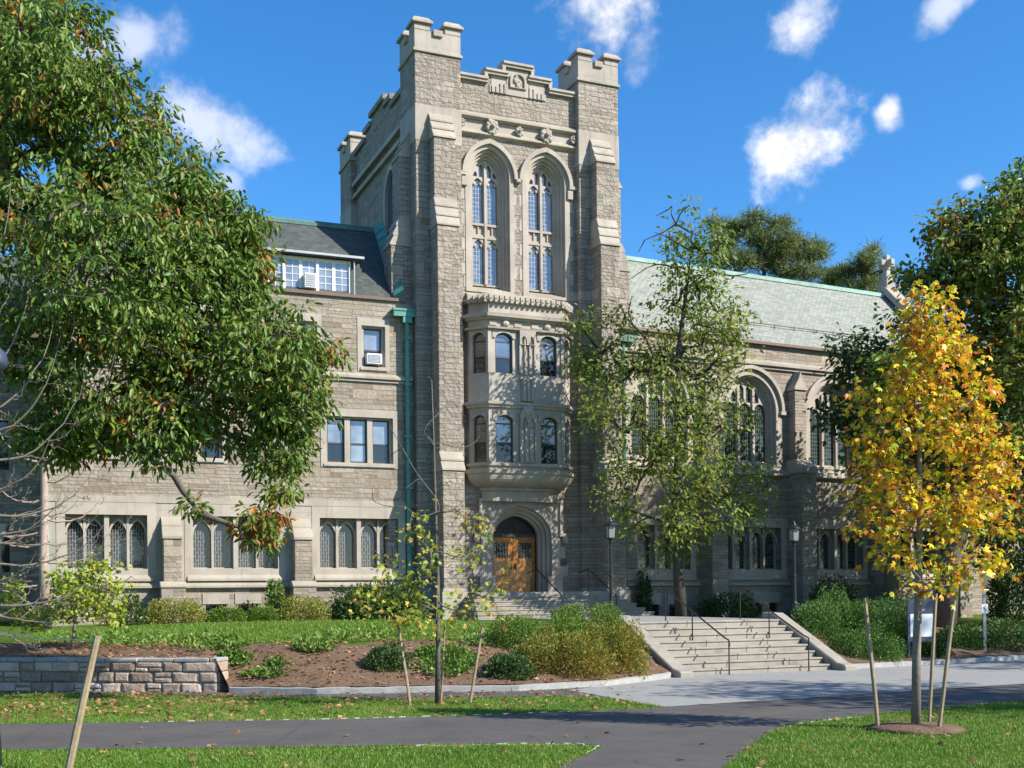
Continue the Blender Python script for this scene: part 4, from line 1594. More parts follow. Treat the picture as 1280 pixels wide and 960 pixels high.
def grid_mesh(name, us, ds, mat, jitter=0, hole=None, lift=0.0, rows=None):
    nu, nd = len(us), len(ds)
    vs, fs = [], []
    for i, u in enumerate(us):
        for j, d in enumerate(ds):
            dd = d if rows is None else rows(u, d)
            z = float(height(u, dd)) + lift
            if jitter and 0 < j < nd - 1:
                z += random.uniform(-jitter, jitter)
            vs.append((u, float(kerb_v(u)) + dd, z))
    for i in range(nu - 1):
        for j in range(nd - 1):
            if hole:
                uc = (us[i] + us[i + 1]) / 2
                dc = (ds[j] + ds[j + 1]) / 2 if rows is None else (rows(uc, ds[j]) + rows(uc, ds[j + 1])) / 2
                if hole(uc, dc): continue
            a = i * nd + j
            fs.append((a, a + nd, a + nd + 1, a + 1))
    mb = MB(); mb.add(vs, fs)
    o = mb.build(name, M[mat], None, TF, smooth=True)
    return tag(o, kind='structure')


mb = MB()
mb.add([(-900, -60, 0), (900, -60, 0), (900, 1800, 0), (-900, 1800, 0)], [(0, 1, 2, 3)])
tag(mb.build('lawn', M['grass'], None), kind='structure')
in_st = lambda u, d: -1.75 < u < 3.65 and d < 2.62
us_ = sorted(set(list(np.round(np.arange(-40, -18, 1.0), 3)) + list(np.round(np.arange(-18, 20, .25), 3)) + list(np.arange(20, 41, 1.0)) + [-1.75, 3.65]))
tag(grid_mesh('mulch_bank', us_, [0, .1, .2, .3, .4, .5, .6, .7, .8, .9, 1.0], 'mulch', .02, lambda u, d: -1.75 < u < 3.65, rows=lambda u, t: t * (bank_w(u) + .25 * math.sin(u * 2.1) + .15 * math.sin(u * 5.3))), kind='structure')
grid_mesh('terrace_lawn', us_, [0, .04, .08, .15, .25, .4, .6, .8, 1.0], 'grass', 0, None,
          rows=lambda u, t: (bank_w(u) + .25 * math.sin(u * 2.1) + .15 * math.sin(u * 5.3) if not -1.8 < u < 3.7 else 2.6) * (1 - t) + 30 * t)


def inpoly(P, poly):
    x, y = P[:, 0], P[:, 1]
    r = np.zeros(len(P), bool)
    n = len(poly)
    for i in range(n):
        x1, y1 = poly[i]
        x2, y2 = poly[(i + 1) % n]
        c = ((y1 > y) != (y2 > y)) & (x < (x2 - x1) * (y - y1) / (y2 - y1 + 1e-12) + x1)
        r ^= c
    return r


def sheet(name, poly, z, mat):
    tri = tessellate_polygon([[Vector((x, y, 0)) for x, y in poly]])
    mb = MB(); mb.add([(x, y, z) for x, y in poly], [tuple(t) for t in tri])
    return tag(mb.build(name, M[mat], None), kind='structure')


def kworld(u, dv=0):
    p = TF @ Vector((u, float(kerb_v(u)) + dv, 0))
    return (p.x, p.y)


ASPH = [(-30, 20.2), (-8.5, 20.2), (-3.4, 20.38), (-.5, 20.85), (1.2, 21.35), (2.2, 21.7), (2.85, 21.92), (11.14, 26.2), (20, 30.8), (34, 38), (34, 37.0), (20, 28.6), (9.46, 22.25), (6.6, 20.45), (5.2, 19.5), (4.58, 18.96),
        (4.0, 17.9), (3.3, 16.2), (2.59, 14.25), (1.6, 11.5), (.5, 8), (-2.5, 8), (-.6, 11.5), (.55, 14.39), (1.0, 15.6), (1.22, 16.2), (1.25, 16.5), (.9, 16.72), (.1, 16.78), (-2.79, 16.66), (-30, 16.55)]
sheet('asphalt_path', ASPH, .006, 'asphalt')
kline = [kworld(u) for u in np.linspace(-4.2, -1.8, 9)] + [kworld(3.65, .0), kworld(4.5), kworld(10.4), kworld(18), kworld(30)]
PLAZA = [(1.25, 26.1)] + kline[1:] + [(34, 38.02), (20, 30.82), (11.14, 26.22), (2.87, 21.94)]
sheet('concrete_plaza', PLAZA, .012, 'concrete')
side = [kworld(u, -.02) for u in np.linspace(-26, -4.2, 40)]
SIDE = side + [(1.25, 26.1), (2.2, 23.7), (1.7, 24.3), (.9, 24.65), (0, 24.62), (-1.2, 24.35), (-2.4, 24.25)] + [(x, y - .85) for x, y in reversed(side[:-12])]
sheet('sidewalk', SIDE, .009, 'asphalt')
mb = MB()
for seg in (np.linspace(-13.0, -1.95, 40), np.linspace(3.85, 26, 60)):
    lp = []
    for u in seg:
        v = float(kerb_v(u))
        j = random.uniform(-.012, .012)
        lp.append([(u, v - .12 + j, -.02), (u, v - .12 + j, .13 + j), (u, v + .05, .15 + j), (u, v + .05, -.02)])
    mb.loft(lp)
ko = mb.build('granite_kerb', M['granite'], None, TF)
tag(ko, kind='structure')
mb = MB()   # paved walk from the lower stairs to the upper stairs
mb.box(-1.5, 3.4, -11.75, -3.0, 1.0, 1.385)
tag(mb.build('paved_walk', M['concrete'], None, TF), kind='structure')

# ---- lower stairs
st = empty('garden_stairs', tpt(.95, -14.4, 0), rad(23))
tag(st, 'wide flight of pale granite steps with sloping cheek walls rising from the plaza', 'stairs')
SX0, SX1, SV = -2.42, 2.42, 0.0
for k in range(8):
    mb = MB()
    z1 = 1.38 * (k + 1) / 8
    v0 = .335 * k
    nj = [SX0 + .05 + (SX1 - SX0 - .1) * q for q in (0, .31 + .12 * (k % 3) - .1, .66 + .1 * ((k * 2) % 3) - .1, 1)]
    for a, b in zip(nj[:-1], nj[1:]):
        mb.box(a + .003, b - .003, v0 + .028, v0 + .42, max(-.03, z1 - .1725 * 1.6), z1 - .055)
        mb.box(a + .003, b - .003, v0, v0 + .42, z1 - .055, z1)
    mb.build('step', M['step'], st, None, bevel=.012)
mb = MB()
mb.box(SX0, SX1, 1.2, 2.9, -.05, .5)
mb.build('footing', M['concrete'], st, None)
for s_ in (-1, 1):
    mb = MB()
    a, b = sorted((s_ * 2.40, s_ * 2.82))
    mb.prism_x([(-.55, -.05), (-.55, .16), (-.2, .22), (2.75, 1.56), (3.3, 1.58), (3.3, -.05)], a, b)
    mb.build('cheek_wall', M['step'], st, None, bevel=.03)

# ---- upper stairs
up = empty('entrance_steps', tpt(DC, -1.2, 1.2), rad(23))
tag(up, 'flight of weathered stone steps up to the arched oak doors', 'stairs')
for k in range(7):
    mb = MB()
    e = .33 * (6 - k)
    z1 = 2.29 - 1.2 - .152 * (6 - k)
    zb = z1 - .155
    x0, x1 = -2.75 - e * .28, 2.85 + e * .55
    if k == 6:
        mb.box(x0, x1, -.75, 1.13, zb, z1)
        mb.box(-1.0, 1.0, 1.13, 2.1, zb, z1)
    else:
        mb.box(x0 + .02, x1 - .02, -.72 - e, 1.13, zb, z1 - .05)
        mb.box(x0, x1, -.75 - e, 1.13, z1 - .05, z1)
    mb.build('step', M['step'], up, None, bevel=.012)


# ---- handrails
def rail(name, label, pts, posts, group, r=.022):
    e = empty(name, pts[0])
    tag(e, label, 'handrail', group)
    o = Vector(pts[0])
    mb = MB(); mb.tube([Vector(p) - o for p in pts], r, 8)
    mb.build('rail', M['iron'], e, None)
    for (a, b) in posts:
        mb = MB(); mb.tube([Vector(a) - o, Vector(b) - o], r * .85, 8)
        mb.lathe([(.05, 0), (.05, .012)], tuple(Vector(b) - o), 8)
        mb.build('post', M['iron'], e, None)


def srail(u, label):
    z0, z1 = .0, 1.38
    top = tpt(u, -11.3, z1 + .92)
    low = tpt(u, -14.35, z0 + .98)
    mid = tpt(u, -12.55, 1.05 + .82)
    rail('handrail', label, [top + (top - low) * .06 + Vector((0, 0, -.06)), top, low, tpt(u, -14.55, .92), tpt(u, -14.58, .75)],
         [(top, tpt(u, -11.3, 1.38)), (tpt(u, -12.75, 1.66), tpt(u, -12.75, .86)), (tpt(u, -14.55, .9), tpt(u, -14.55, 0.01))], 'handrails on the plaza stairs')


srail(-.12, 'black iron handrail down the middle of the plaza stairs')
srail(2.45, 'black iron handrail beside the right cheek wall of the plaza stairs')


def urail(u, label):
    rail('handrail', label, [tpt(u, -.7, 3.0), tpt(u, -1.55, 3.14), tpt(u, -3.75, 2.12), tpt(u, -3.78, 2.0)],
         [(tpt(u, -1.55, 3.14), tpt(u, -1.55, 2.29)), (tpt(u, -3.77, 2.1), tpt(u, -3.77, 1.3))], 'handrails on the entrance steps')


urail(DC - .05, 'thin black handrail down the centre of the entrance steps in front of the doors')
urail(2.3, 'thin black handrail at the right end of the entrance steps')


# ---- lamp posts
def lamp_post(loc, h, label, group='twin lamp posts at the plaza stairs', head='lantern', rz=0):
    e = empty('lamp_post', loc, rz)
    tag(e, label, 'lamp post', group)
    mb = MB()
    mb.lathe([(.17, 0), (.17, .06), (.12, .12), (.14, .2), (.10, .26), (.075, .5), (.085, .54), (.055, .6), (.045, h * .45), (.06, h * .455), (.06, h * .465), (.04, h * .475), (.035, h * .76), (.06, h * .77), (.06, h * .78), (.035, h * .79)], (0, 0, 0), 12)
    mb.build('post', M['iron'], e, None, smooth=False)
    z = h * .79
    mb = MB()
    mb.lathe([(.03, z), (.11, z + .05), (.115, z + .08), (.1, z + .09)], (0, 0, 0), 8)
    for k in range(4):
        a = math.pi / 4 + k * math.pi / 2
        mb.tube([(.145 * math.cos(a), .145 * math.sin(a), z + .08), (.165 * math.cos(a), .165 * math.sin(a), z + .42)], .012, 5)
    mb.lathe([(.215, z + .42), (.22, z + .44), (.16, z + .5), (.06, z + .565), (.05, z + .6), (.02, z + .61), (.025, z + .63), (.006, z + .68)], (0, 0, 0), 8, math.pi / 8)
    hd = mb.build('lantern', M['iron'], e, None)
    mb = MB()
    mb.loft([[(s * math.cos(a), s * math.sin(a), zz) for a in [math.pi / 4 + k * math.pi / 2 for k in range(4)]] for s, zz in ((.135, z + .09), (.158, z + .42))])
    mb.build('lantern_glass', M['lamp_glass'], hd, None)


lamp_post(tpt(-1.95, -11.4, 1.33), 2.98, 'black lantern lamp post rising behind the clipped hedge left of the plaza stairs', rz=rad(23))
lamp_post(tpt(4.25, -11.55, 1.3), 2.98, 'black lantern lamp post at the head of the right cheek wall of the plaza stairs', rz=rad(23))

# ---- street lamp at the left edge
p = at(-6, 456, 15)
e = empty('street_lamp', (p.x - .03, 15, 0))
tag(e, 'dark domed street lamp at the left edge in front of the leafy oak', 'street lamp')
mb = MB(); mb.lathe([(.06, 0), (.055, .3), (.04, .5), (.032, p.z - .1)], (0, 0, 0), 10)
mb.build('post', M['iron'], e, None)
mb = MB(); mb.lathe([(.06, p.z - .12), (.17, p.z - .02), (.19, p.z + .03), (.16, p.z + .16), (.08, p.z + .24), (.02, p.z + .27)], (0, 0, 0), 14)
mb.build('lamp_head', M['navy'], e, None, smooth=True)

# ---- low stone wall at the left
wl0, wl1 = at(272, 864, 26.55), at(-150, 853, 28.2)
d_ = Vector((wl0.x - wl1.x, wl0.y - wl1.y, 0))
L_ = d_.length
e = empty('stone_wall', (wl1.x, wl1.y, 0), math.atan2(d_.y, d_.x))
tag(e, 'low retaining wall of rough split granite blocks with a squared end below the mulch bank', 'wall')
mb = MB()
nx = int(L_ / .16)
rows_ = 6
lp = [(x * L_ / nx) for x in range(nx + 1)]
rr = random.Random(3)
mb.box(0, L_ - .04, .05, .5, -.05, .69)


def block(x0, x1, z0, z1, side=None):
    g = .009
    j = lambda: rr.uniform(-.022, .022)
    f = [(x0 + g, -.0 + j(), z0 + g), (x1 - g, j(), z0 + g), (x1 - g, j(), z1 - g), (x0 + g, j(), z1 - g)]
    c = ((x0 + x1) / 2 + j(), -.035 + j(), (z0 + z1) / 2 + j())
    bk = [(x0 + g, .2, z0 + g), (x1 - g, .2, z0 + g), (x1 - g, .2, z1 - g), (x0 + g, .2, z1 - g)]
    q = [tuple(f[k][i] * .72 + c[i] * .28 - (.018 if i == 1 else 0) for i in range(3)) for k in range(4)]
    mb.add(f + q + bk, [(4, 5, 6, 7)] + [(k, (k + 1) % 4, (k + 1) % 4 + 4, k + 4) for k in range(4)] + [(k, k + 8, (k + 1) % 4 + 8, (k + 1) % 4) for k in range(4)])


z = -.04
for hrow in (.26, .25, .235):
    x = 0.0
    while x < L_ - .05:
        ww = rr.uniform(.34, .85)
        if L_ - x - ww < .3: ww = L_ - x
        if hrow > .2 and rr.random() < .34:
            h1 = hrow * rr.uniform(.4, .6)
            k = x
            while k < x + ww - .02:
                w2 = min(rr.uniform(.22, .5), x + ww - k)
                if x + ww - k - w2 < .15: w2 = x + ww - k
                block(k, k + w2, z, z + h1)
                k += w2
            block(x, x + ww, z + h1, z + hrow)
        else:
            block(x, x + ww, z, z + hrow)
        x += ww
    z += hrow
for k, (za, zb) in enumerate(((-.04, .22), (.22, .47), (.47, .705))):   # squared end
    mb.box(L_ - .045, L_ + .012 + .012 * (k % 2), .03 + .02 * (k % 2), .55, za + .008, zb - .008)
mb.build('wall', M['wall_granite'], e, None, bevel=.012)
mb = MB()
x = 0.0
rr = random.Random(5)
while x < L_ - .1:
    ww = min(rr.uniform(.45, .9), L_ + .02 - x)
    mb.box(x + .006, x + ww - .006, -.03 + rr.uniform(-.015, .015), .58, .70, .79 + rr.uniform(-.012, .012))
    x += ww
mb.build('coping', M['granite'], e, None, bevel=.02)


# ================================================================== PLANTS
TPL = {
    'oak': ([(0, 0, 0), (.35, .5, .06), (.72, .40, .0), (1, 0, -.14), (.72, -.40, .0), (.35, -.5, .06)], [(0, 1, 2, 3), (0, 3, 4, 5)]),
    'maple': ([(0, 0, 0), (.1, .50, -.10), (.34, .27, .04), (.62, .54, -.16), (.66, .24, .0), (1, 0, -.24), (.66, -.24, .0), (.62, -.54, -.16), (.34, -.27, .04), (.1, -.50, -.10)], [(0, 1, 2), (0, 2, 3, 4), (0, 4, 5), (0, 5, 6), (0, 6, 7, 8), (0, 8, 9)]),
    'small': ([(0, 0, 0), (.5, .5, .05), (1, 0, -.05), (.5, -.5, .05)], [(0, 1, 2), (0, 2, 3)]),
    'blade': ([(0, .5, 0), (0, -.5, 0), (1, 0, .0)], [(0, 1, 2)]),
}


def leaf_mesh(name, P, D, N, Ls, Ws, tpl, mat, parent=None, mw=None):
    pts, fcs = TPL[tpl]
    T = np.array(pts)
    k = len(T)
    D = D / np.linalg.norm(D, axis=1, keepdims=True)
    S = np.cross(D, N)
    S /= (np.linalg.norm(S, axis=1, keepdims=True) + 1e-9)
    Nn = np.cross(S, D)
    V = P[:, None, :] + T[None, :, 0, None] * (D * Ls[:, None])[:, None, :] + T[None, :, 1, None] * (S * Ws[:, None])[:, None, :] + T[None, :, 2, None] * (Nn * Ls[:, None])[:, None, :]
    n = len(P)
    me = bpy.data.meshes.new(name)
    me.vertices.add(n * k)
    me.vertices.foreach_set('co', V.reshape(-1).astype(np.float32))
    fl = np.array([i for f in fcs for i in f])
    sizes = np.array([len(f) for f in fcs])
    idx = (fl[None, :] + (np.arange(n) * k)[:, None]).reshape(-1)
    tot = np.tile(sizes, n)
    start = np.concatenate([[0], np.cumsum(tot)[:-1]])
    me.loops.add(len(idx))
    me.loops.foreach_set('vertex_index', idx.astype(np.int32))
    me.polygons.add(len(tot))
    me.polygons.foreach_set('loop_start', start.astype(np.int32))
    me.polygons.foreach_set('loop_total', tot.astype(np.int32))
    me.update(calc_edges=True)
    me.materials.append(mat)
    o = bpy.data.objects.new(name, me)
    COL.objects.link(o)
    if parent is not None: o.parent = parent
    if mw is not None: o.matrix_basis = mw
    return o


def grow(trunk, tr, clusters, step, rng, rtip=.012, power=.5, sag=.12, wig=.12):
    """wood: every cluster centre is joined to the nearest wood already grown"""
    nodes = [np.array(p, float) for p in trunk]
    parent = list(range(-1, len(trunk) - 1))
    cnt = [0] * len(nodes)
    chains = []
    A = np.array(nodes)
    base = np.array(trunk[0])
    tl = np.array(trunk)
    dist = np.min(np.linalg.norm(clusters[:, None, :] - tl[None], axis=2), axis=1)
    order = np.argsort(dist)
    hmin = trunk[0][2] + (trunk[-1][2] - trunk[0][2]) * .25
    for ci in order:
        c = clusters[ci]
        d = np.linalg.norm(A - c, axis=1)
        pen = d + np.where(A[:, 2] > c[2] + .3, (A[:, 2] - c[2]) * .55, 0) + np.where(A[:, 2] < hmin, 3, 0)
        i = int(np.argmin(pen))
        a = nodes[i]
        L_ = np.linalg.norm(c - a)
        n = max(1, int(round(L_ / step)))
        ch = [i]
        pi = parent[i]
        dv = (a - nodes[pi]) if pi >= 0 else (c - a)
        dv = dv / (np.linalg.norm(dv) + 1e-9)
        t0_ = (dv * .75 + (c - a) / (L_ + 1e-9) * .6) * L_
        t1_ = ((c - a) / (L_ + 1e-9) + np.array([0, 0, -sag * 2.5]) + rng.normal(0, wig * 2, 3)) * L_
        for k in range(1, n + 1):
            t = k / n
            p = (2 * t ** 3 - 3 * t * t + 1) * a + (t ** 3 - 2 * t * t + t) * t0_ + (-2 * t ** 3 + 3 * t * t) * c + (t ** 3 - t * t) * t1_
            nodes.append(p)
            parent.append(ch[-1])
            cnt.append(0)
            ch.append(len(nodes) - 1)
        A = np.vstack([A, np.array([nodes[q] for q in ch[1:]])])
        chains.append(ch)
        q = ch[-1]
        while q >= 0:
            cnt[q] += 1
            q = parent[q]
    return nodes, chains, cnt


def ell_sample(b, n, rng, shell=.45):
    v = rng.normal(size=(n, 3))
    v /= np.linalg.norm(v, axis=1, keepdims=True)
    r = shell + (1 - shell) * rng.random(n) ** .7
    return np.array(b[:3]) + v * r[:, None] * np.array(b[3:6])


def tree(name, label, cat, trunk, tr, blobs, leaf, mat, bark, nleaf, L, W, group=None, mult=1.0, seed=1, rc=.5, droop=.5, rtip=.012, power=.48, step=.5, bare=None, sag=.1, wig=.12, leafspread=1.0, mat2=None, maxr=None):
    """blobs: (x,y,z,rx,ry,rz,count) crown masses; bare: cluster points without leaves"""
    rng = np.random.default_rng(seed)
    e = empty(name, trunk[0])
    tag(e, label, cat, group)
    o = np.array(trunk[0], float)
    cl = np.vstack([ell_sample(b, max(1, int(b[6] * mult)), rng) for b in blobs]) if blobs else np.zeros((0, 3))
    nl = len(cl)
    allc = np.vstack([cl, np.array(bare)]) if bare is not None and len(bare) else cl
    nodes, chains, cnt = grow(trunk, tr, allc, step, rng, rtip, power, sag, wig)
    mb = MB()
    mb.tube([Vector(p - o) for p in nodes[:len(trunk)]], list(tr), 10)
    mr = maxr or tr[-1] * 1.2
    for ch in chains:
        pts = [Vector(nodes[q] - o) for q in ch]
        rs = [min(mr, rtip * max(1, cnt[q]) ** power) for q in ch]
        rs[0] = min(rs[0], rs[1] * 1.25) if len(rs) > 1 else rs[0]
        rs[-1] *= .6
        mb.tube(pts, rs, 5 if rs[0] < .06 else 7, cap=False)
    mb.build('trunk', M[bark], e, None, smooth=True)
    if nl:
        P = np.repeat(cl, nleaf, axis=0)
        n = len(P)
        off = rng.normal(size=(n, 3)) * rc * .55
        off[:, 2] *= .7
        P = P + off
        cen = cl.mean(axis=0)
        out = off / (np.linalg.norm(off, axis=1, keepdims=True) + 1e-6)
        D = out * .9 + rng.normal(size=(n, 3)) * .55
        D[:, 2] -= droop
        N = rng.normal(size=(n, 3)) * .6 + np.array([0, 0, .8])
        sc = rng.uniform(.65, 1.25, n)
        if mat2 is None:
            leaf_mesh('crown', P - o, D, N, L * sc, W * sc, leaf, M[mat], e)
        else:
            sel = np.repeat(mat2[1](cl), nleaf)
            leaf_mesh('crown', (P - o)[~sel], D[~sel], N[~sel], (L * sc)[~sel], (W * sc)[~sel], leaf, M[mat], e)
            leaf_mesh('turning_leaves', (P - o)[sel], D[sel], N[sel], (L * sc)[sel], (W * sc)[sel], leaf, M[mat2[0]], e)
    return e


def pblob(px, py, r, Y, n, dy=0.0, sq=1.0, dsq=1.0, zsq=1.0):
    p = at(px, py, Y + dy)
    k = r / F * (Y + dy)
    return (p.x, p.y, p.z, k * sq, k * dsq, k * zsq, n)


# ---- big oak at the left
Y0 = 24.5
ob = [pblob(120, 465, 110, Y0, 120, -1), pblob(275, 475, 95, Y0, 120, 0), pblob(335, 450, 75, Y0, 85, -1), pblob(240, 360, 105, Y0, 125, 0), pblob(140, 330, 125, Y0, 130, -2), pblob(60, 200, 130, Y0, 140, 0),
      pblob(190, 235, 85, Y0, 80, 1), pblob(245, 290, 75, Y0, 75, 0), pblob(120, 150, 80, Y0, 75, -1), pblob(60, 60, 75, Y0, 85, 0), pblob(0, 20, 90, Y0, 90, 0), pblob(10, 350, 140, Y0, 120, -1),
      pblob(-110, 250, 190, Y0, 150, 1), pblob(-100, 40, 150, Y0, 90, 1), pblob(200, 535, 55, Y0, 42, -1), pblob(345, 555, 42, Y0, 34, 0), pblob(370, 500, 48, Y0, 40, 0), pblob(100, 540, 45, Y0, 34, 0),
      pblob(290, 330, 50, Y0, 38, 0), pblob(312, 285, 26, Y0, 12, 0), pblob(195, 130, 14, Y0, 3, 0), pblob(250, 235, 32, Y0, 14, 0), pblob(325, 655, 26, Y0, 16, -1), pblob(350, 610, 18, Y0, 7, -.5), pblob(240, 635, 9, Y0, 3, -1), pblob(60, 545, 40, Y0, 24, -1),
      pblob(110, 10, 14, Y0, 5, 0), pblob(30, 90, 85, Y0, 60, -2), pblob(395, 440, 28, Y0, 16, 0)]
t0 = at(-95, 860, Y0)
tree('oak_tree', 'large leafy green oak with drooping leaves overhanging the left wing', 'tree',
     [(t0.x, Y0, 0), (t0.x + .1, Y0, 2.2), (t0.x + .4, Y0, 5), (t0.x + .9, Y0, 8), (t0.x + 1.5, Y0, 11), (t0.x + 1.8, Y0, 13.5)], [.42, .34, .29, .22, .15, .07], ob, 'oak', 'oak_leaf', 'bark', 23, .185, .068, mult=1.55,
     seed=3, rc=.27, droop=.9, rtip=.011, power=.5, step=.45,
     mat2=('oak_leaf_red', lambda c: (np.abs(c[:, 2] - at(325, 655, 23.5).z) < .6) & (c[:, 0] > -6) & (np.sin(c[:, 0] * 9 + c[:, 2] * 7) > -.35) | (np.sin(c[:, 0] * 3.1 + c[:, 2] * 2.3) * np.cos(c[:, 1] * 2.7) > .86)))

# ---- bare tree at far left: long up-curved boughs with side twigs
Y1 = 21.4
b0 = at(-52, 880, Y1)
e = empty('bare_tree', (b0.x, Y1, 0))
tag(e, 'leafless grey tree with tangled upcurved branches at the left edge', 'tree')
mb = MB()
tp = [Vector((0, 0, 0)), Vector((-.02, .02, 1.5)), Vector((.06, 0, 3)), Vector((.02, .05, 5)), Vector((.12, 0, 7.8)), Vector((.2, .05, 10.2))]
mb.tube(tp, [.13, .105, .09, .07, .045, .015], 9)
rb = random.Random(4)


def bough(p0, dx, dz, sg, dy, r, depth=0):
    """from p0 run out by dx, dip by sg then rise by dz"""
    p3 = p0 + Vector((dx, dy, dz))
    p1 = p0 + Vector((dx * .45, dy * .3, -sg))
    p2 = p0 + Vector((dx * .85, dy * .7, dz * .25 - sg * .6))
    n = 12
    pts, rs = [], []
    for i in range(n + 1):
        t = i / n
        q = p0 * (1 - t) ** 3 + p1 * 3 * t * (1 - t) ** 2 + p2 * 3 * t * t * (1 - t) + p3 * t ** 3
        q += Vector((rb.gauss(0, .012), rb.gauss(0, .012), rb.gauss(0, .014)))
        pts.append(q)
        rs.append(max(.0036, r * (1 - .88 * t)))
    mb.tube(pts, rs, 6, cap=False)
    if depth < 2:
        for i in range(3, n, 2 if depth == 0 else 3):
            if rb.random() < .85:
                k = 1 if rb.random() < .6 else -1
                L_ = abs(dx) * rb.uniform(.18, .42) * (1 if depth == 0 else .8)
                bough(pts[i], L_ * rb.uniform(.5, 1.0), L_ * rb.uniform(.2, 1.1) * (1 if k > 0 else -.25), L_ * .12 * rb.random(), rb.uniform(-.25, .25), rs[i] * .6, depth + 1)


for z, dx, dz, sg, dy in ((1.7, 1.5, -.25, .1, -.3), (1.95, 1.9, .2, .3, .2), (2.3, 1.35, .35, .25, -.4), (2.6, 2.2, .45, .35, .1), (2.85, 1.6, -.1, .1, .4), (3.1, 1.7, .5, .4, -.3), (3.4, 2.0, .6, .4, .3), (3.75, 1.5, .7, .3, -.2),
                          (4.1, 1.9, 1.3, .15, .2), (4.5, 1.7, 1.5, .1, -.3), (4.9, 1.5, 1.7, .1, .2), (5.4, 1.25, 1.9, .05, -.1), (6.0, 1.0, 2.0, 0, .2), (6.7, .9, 1.8, 0, -.1), (2.1, 1.0, -.4, 0, .5), (1.4, 1.2, -.3, 0, -.5)):
    bough(Vector((.04, .02, z * 1.16)), dx * 1.2, dz * 1.2, sg * 1.2, dy, .034)
mb.build('trunk', M['bark_pale'], e, None, smooth=True)

# ---- slender pinkish tree on the bank against the wing's end
Y9 = 30.5
pb0, pb1 = at(58, 772, Y9), at(50, 545, Y9)
e = empty('slender_tree', (pb0.x, Y9, pb0.z - .3))
tag(e, 'slender bare tree with a pale pinkish trunk standing at the end of the left wing', 'tree')
mb = MB()
hh = pb1.z - pb0.z
mb.tube([Vector((0, 0, 0)), Vector((-.06, 0, hh * .35)), Vector((-.02, 0, hh * .7)), Vector((.0, 0, hh)), Vector((.1, 0, hh * 1.5))], [.14, .115, .1, .085, .03], 9)
for z, dx, dz, sg in ((1.2, -1.4, .3, .2), (1.8, 1.3, .4, .2), (2.3, -1.6, .6, .3), (2.9, 1.5, .9, .2), (3.4, -1.3, .8, .2), (3.9, 1.2, 1.2, .1), (4.4, -1.2, 1.3, 0), (1.5, -1.0, -.2, .1), (2.6, -1.8, .2, .3), (3.1, -1.9, .4, .3)):
    bough(Vector((-.02, 0, z)), dx, dz, sg, rb.uniform(-.5, .5), .035)
M['bark_pink'] = mat_noise('pinkish_bark', [(.3, (.27, .20, .17)), (.7, (.44, .35, .31))], 9, .9, .5, .012)
mb.build('trunk', M['bark_pink'], e, None, smooth=True)

# ---- staked young tree
Y2 = 23.15
yl = [(470, 745, 16, 5), (500, 760, 18, 6), (485, 712, 14, 4), (520, 722, 12, 4), (517, 765, 14, 4), (592, 752, 14, 4), (575, 690, 8, 2), (590, 655, 9, 3), (523, 650, 9, 2), (512, 668, 8, 2), (535, 675, 8, 2), (600, 668, 7, 2), (560, 762, 9, 2), (577, 700, 7, 2), (545, 770, 10, 2), (462, 765, 7, 2), (620, 730, 7, 2), (505, 735, 13, 4), (540, 700, 7, 2), (610, 745, 9, 2), (625, 770, 6, 1), (450, 755, 8, 2)]
blobs = [pblob(x, y, r, Y2, n, random.uniform(-.6, .6)) for x, y, r, n in yl]
bare = [tuple(at(x, y, Y2 + random.uniform(-.5, .5))) for x, y in ((500, 555), (487, 530), (470, 628), (520, 590), (508, 610), (552, 510), (575, 560), (600, 545), (530, 540), (563, 600), (455, 668), (470, 690), (620, 695), (560, 640), (585, 620), (515, 640), (545, 560), (532, 600), (640, 720), (478, 575), (465, 610), (567, 520), (522, 470), (557, 560))]
n0 = at(547, 881, Y2)
tree('staked_sapling', 'sparse young tree with few turning leaves, staked between two leaning poles below the doors', 'tree',
     [(n0.x, Y2, 0), (n0.x + .02, Y2, 1.2), (n0.x + .03, Y2, 2.4), (n0.x + .0, Y2, 3.8), (n0.x - .02, Y2, 5.2), (n0.x - .05, Y2, 6.5)], [.06, .05, .04, .03, .02, .009], blobs, 'maple', 'young_leaf', 'bark', 12, .115, .10, seed=8, rc=.3, droop=.3, rtip=.0075, power=.36, step=.14, bare=bare, sag=-.12, wig=.06, maxr=.024)

# ---- olive-green tree in front of the right wing
Y3 = 41
mbs = [(868, 330, 38, 26), (885, 296, 26, 14), (850, 300, 20, 8), (870, 385, 58, 44), (800, 445, 42, 28), (757, 455, 36, 22), (893, 440, 48, 36), (722, 405, 18, 8), (742, 505, 34, 16), (830, 510, 55, 40), (900, 520, 40, 30), (795, 560, 45, 28), (860, 585, 50, 40), (925, 600, 38, 20), (775, 610, 34, 14), (900, 640, 36, 22), (850, 660, 34, 20), (945, 625, 22, 8), (790, 650, 26, 8), (915, 405, 22, 10), (775, 400, 25, 8), (733, 450, 20, 8), (862, 265, 10, 3), (835, 450, 40, 22), (840, 690, 20, 8)]
blobs = [pblob(x, y, r, Y3, int(n * 1.25), random.uniform(-1.2, 1.2)) for x, y, r, n in mbs]
bare = [tuple(at(x, y, Y3 + random.uniform(-.8, .8))) for x, y in ((806, 300), (820, 270), (835, 262), (798, 315), (830, 290), (840, 258), (808, 335), (790, 370), (822, 330), (912, 345), (940, 340), (955, 345), (925, 310), (905, 300), (845, 280), (818, 290), (786, 350))]
m0 = at(852, 775, Y3)
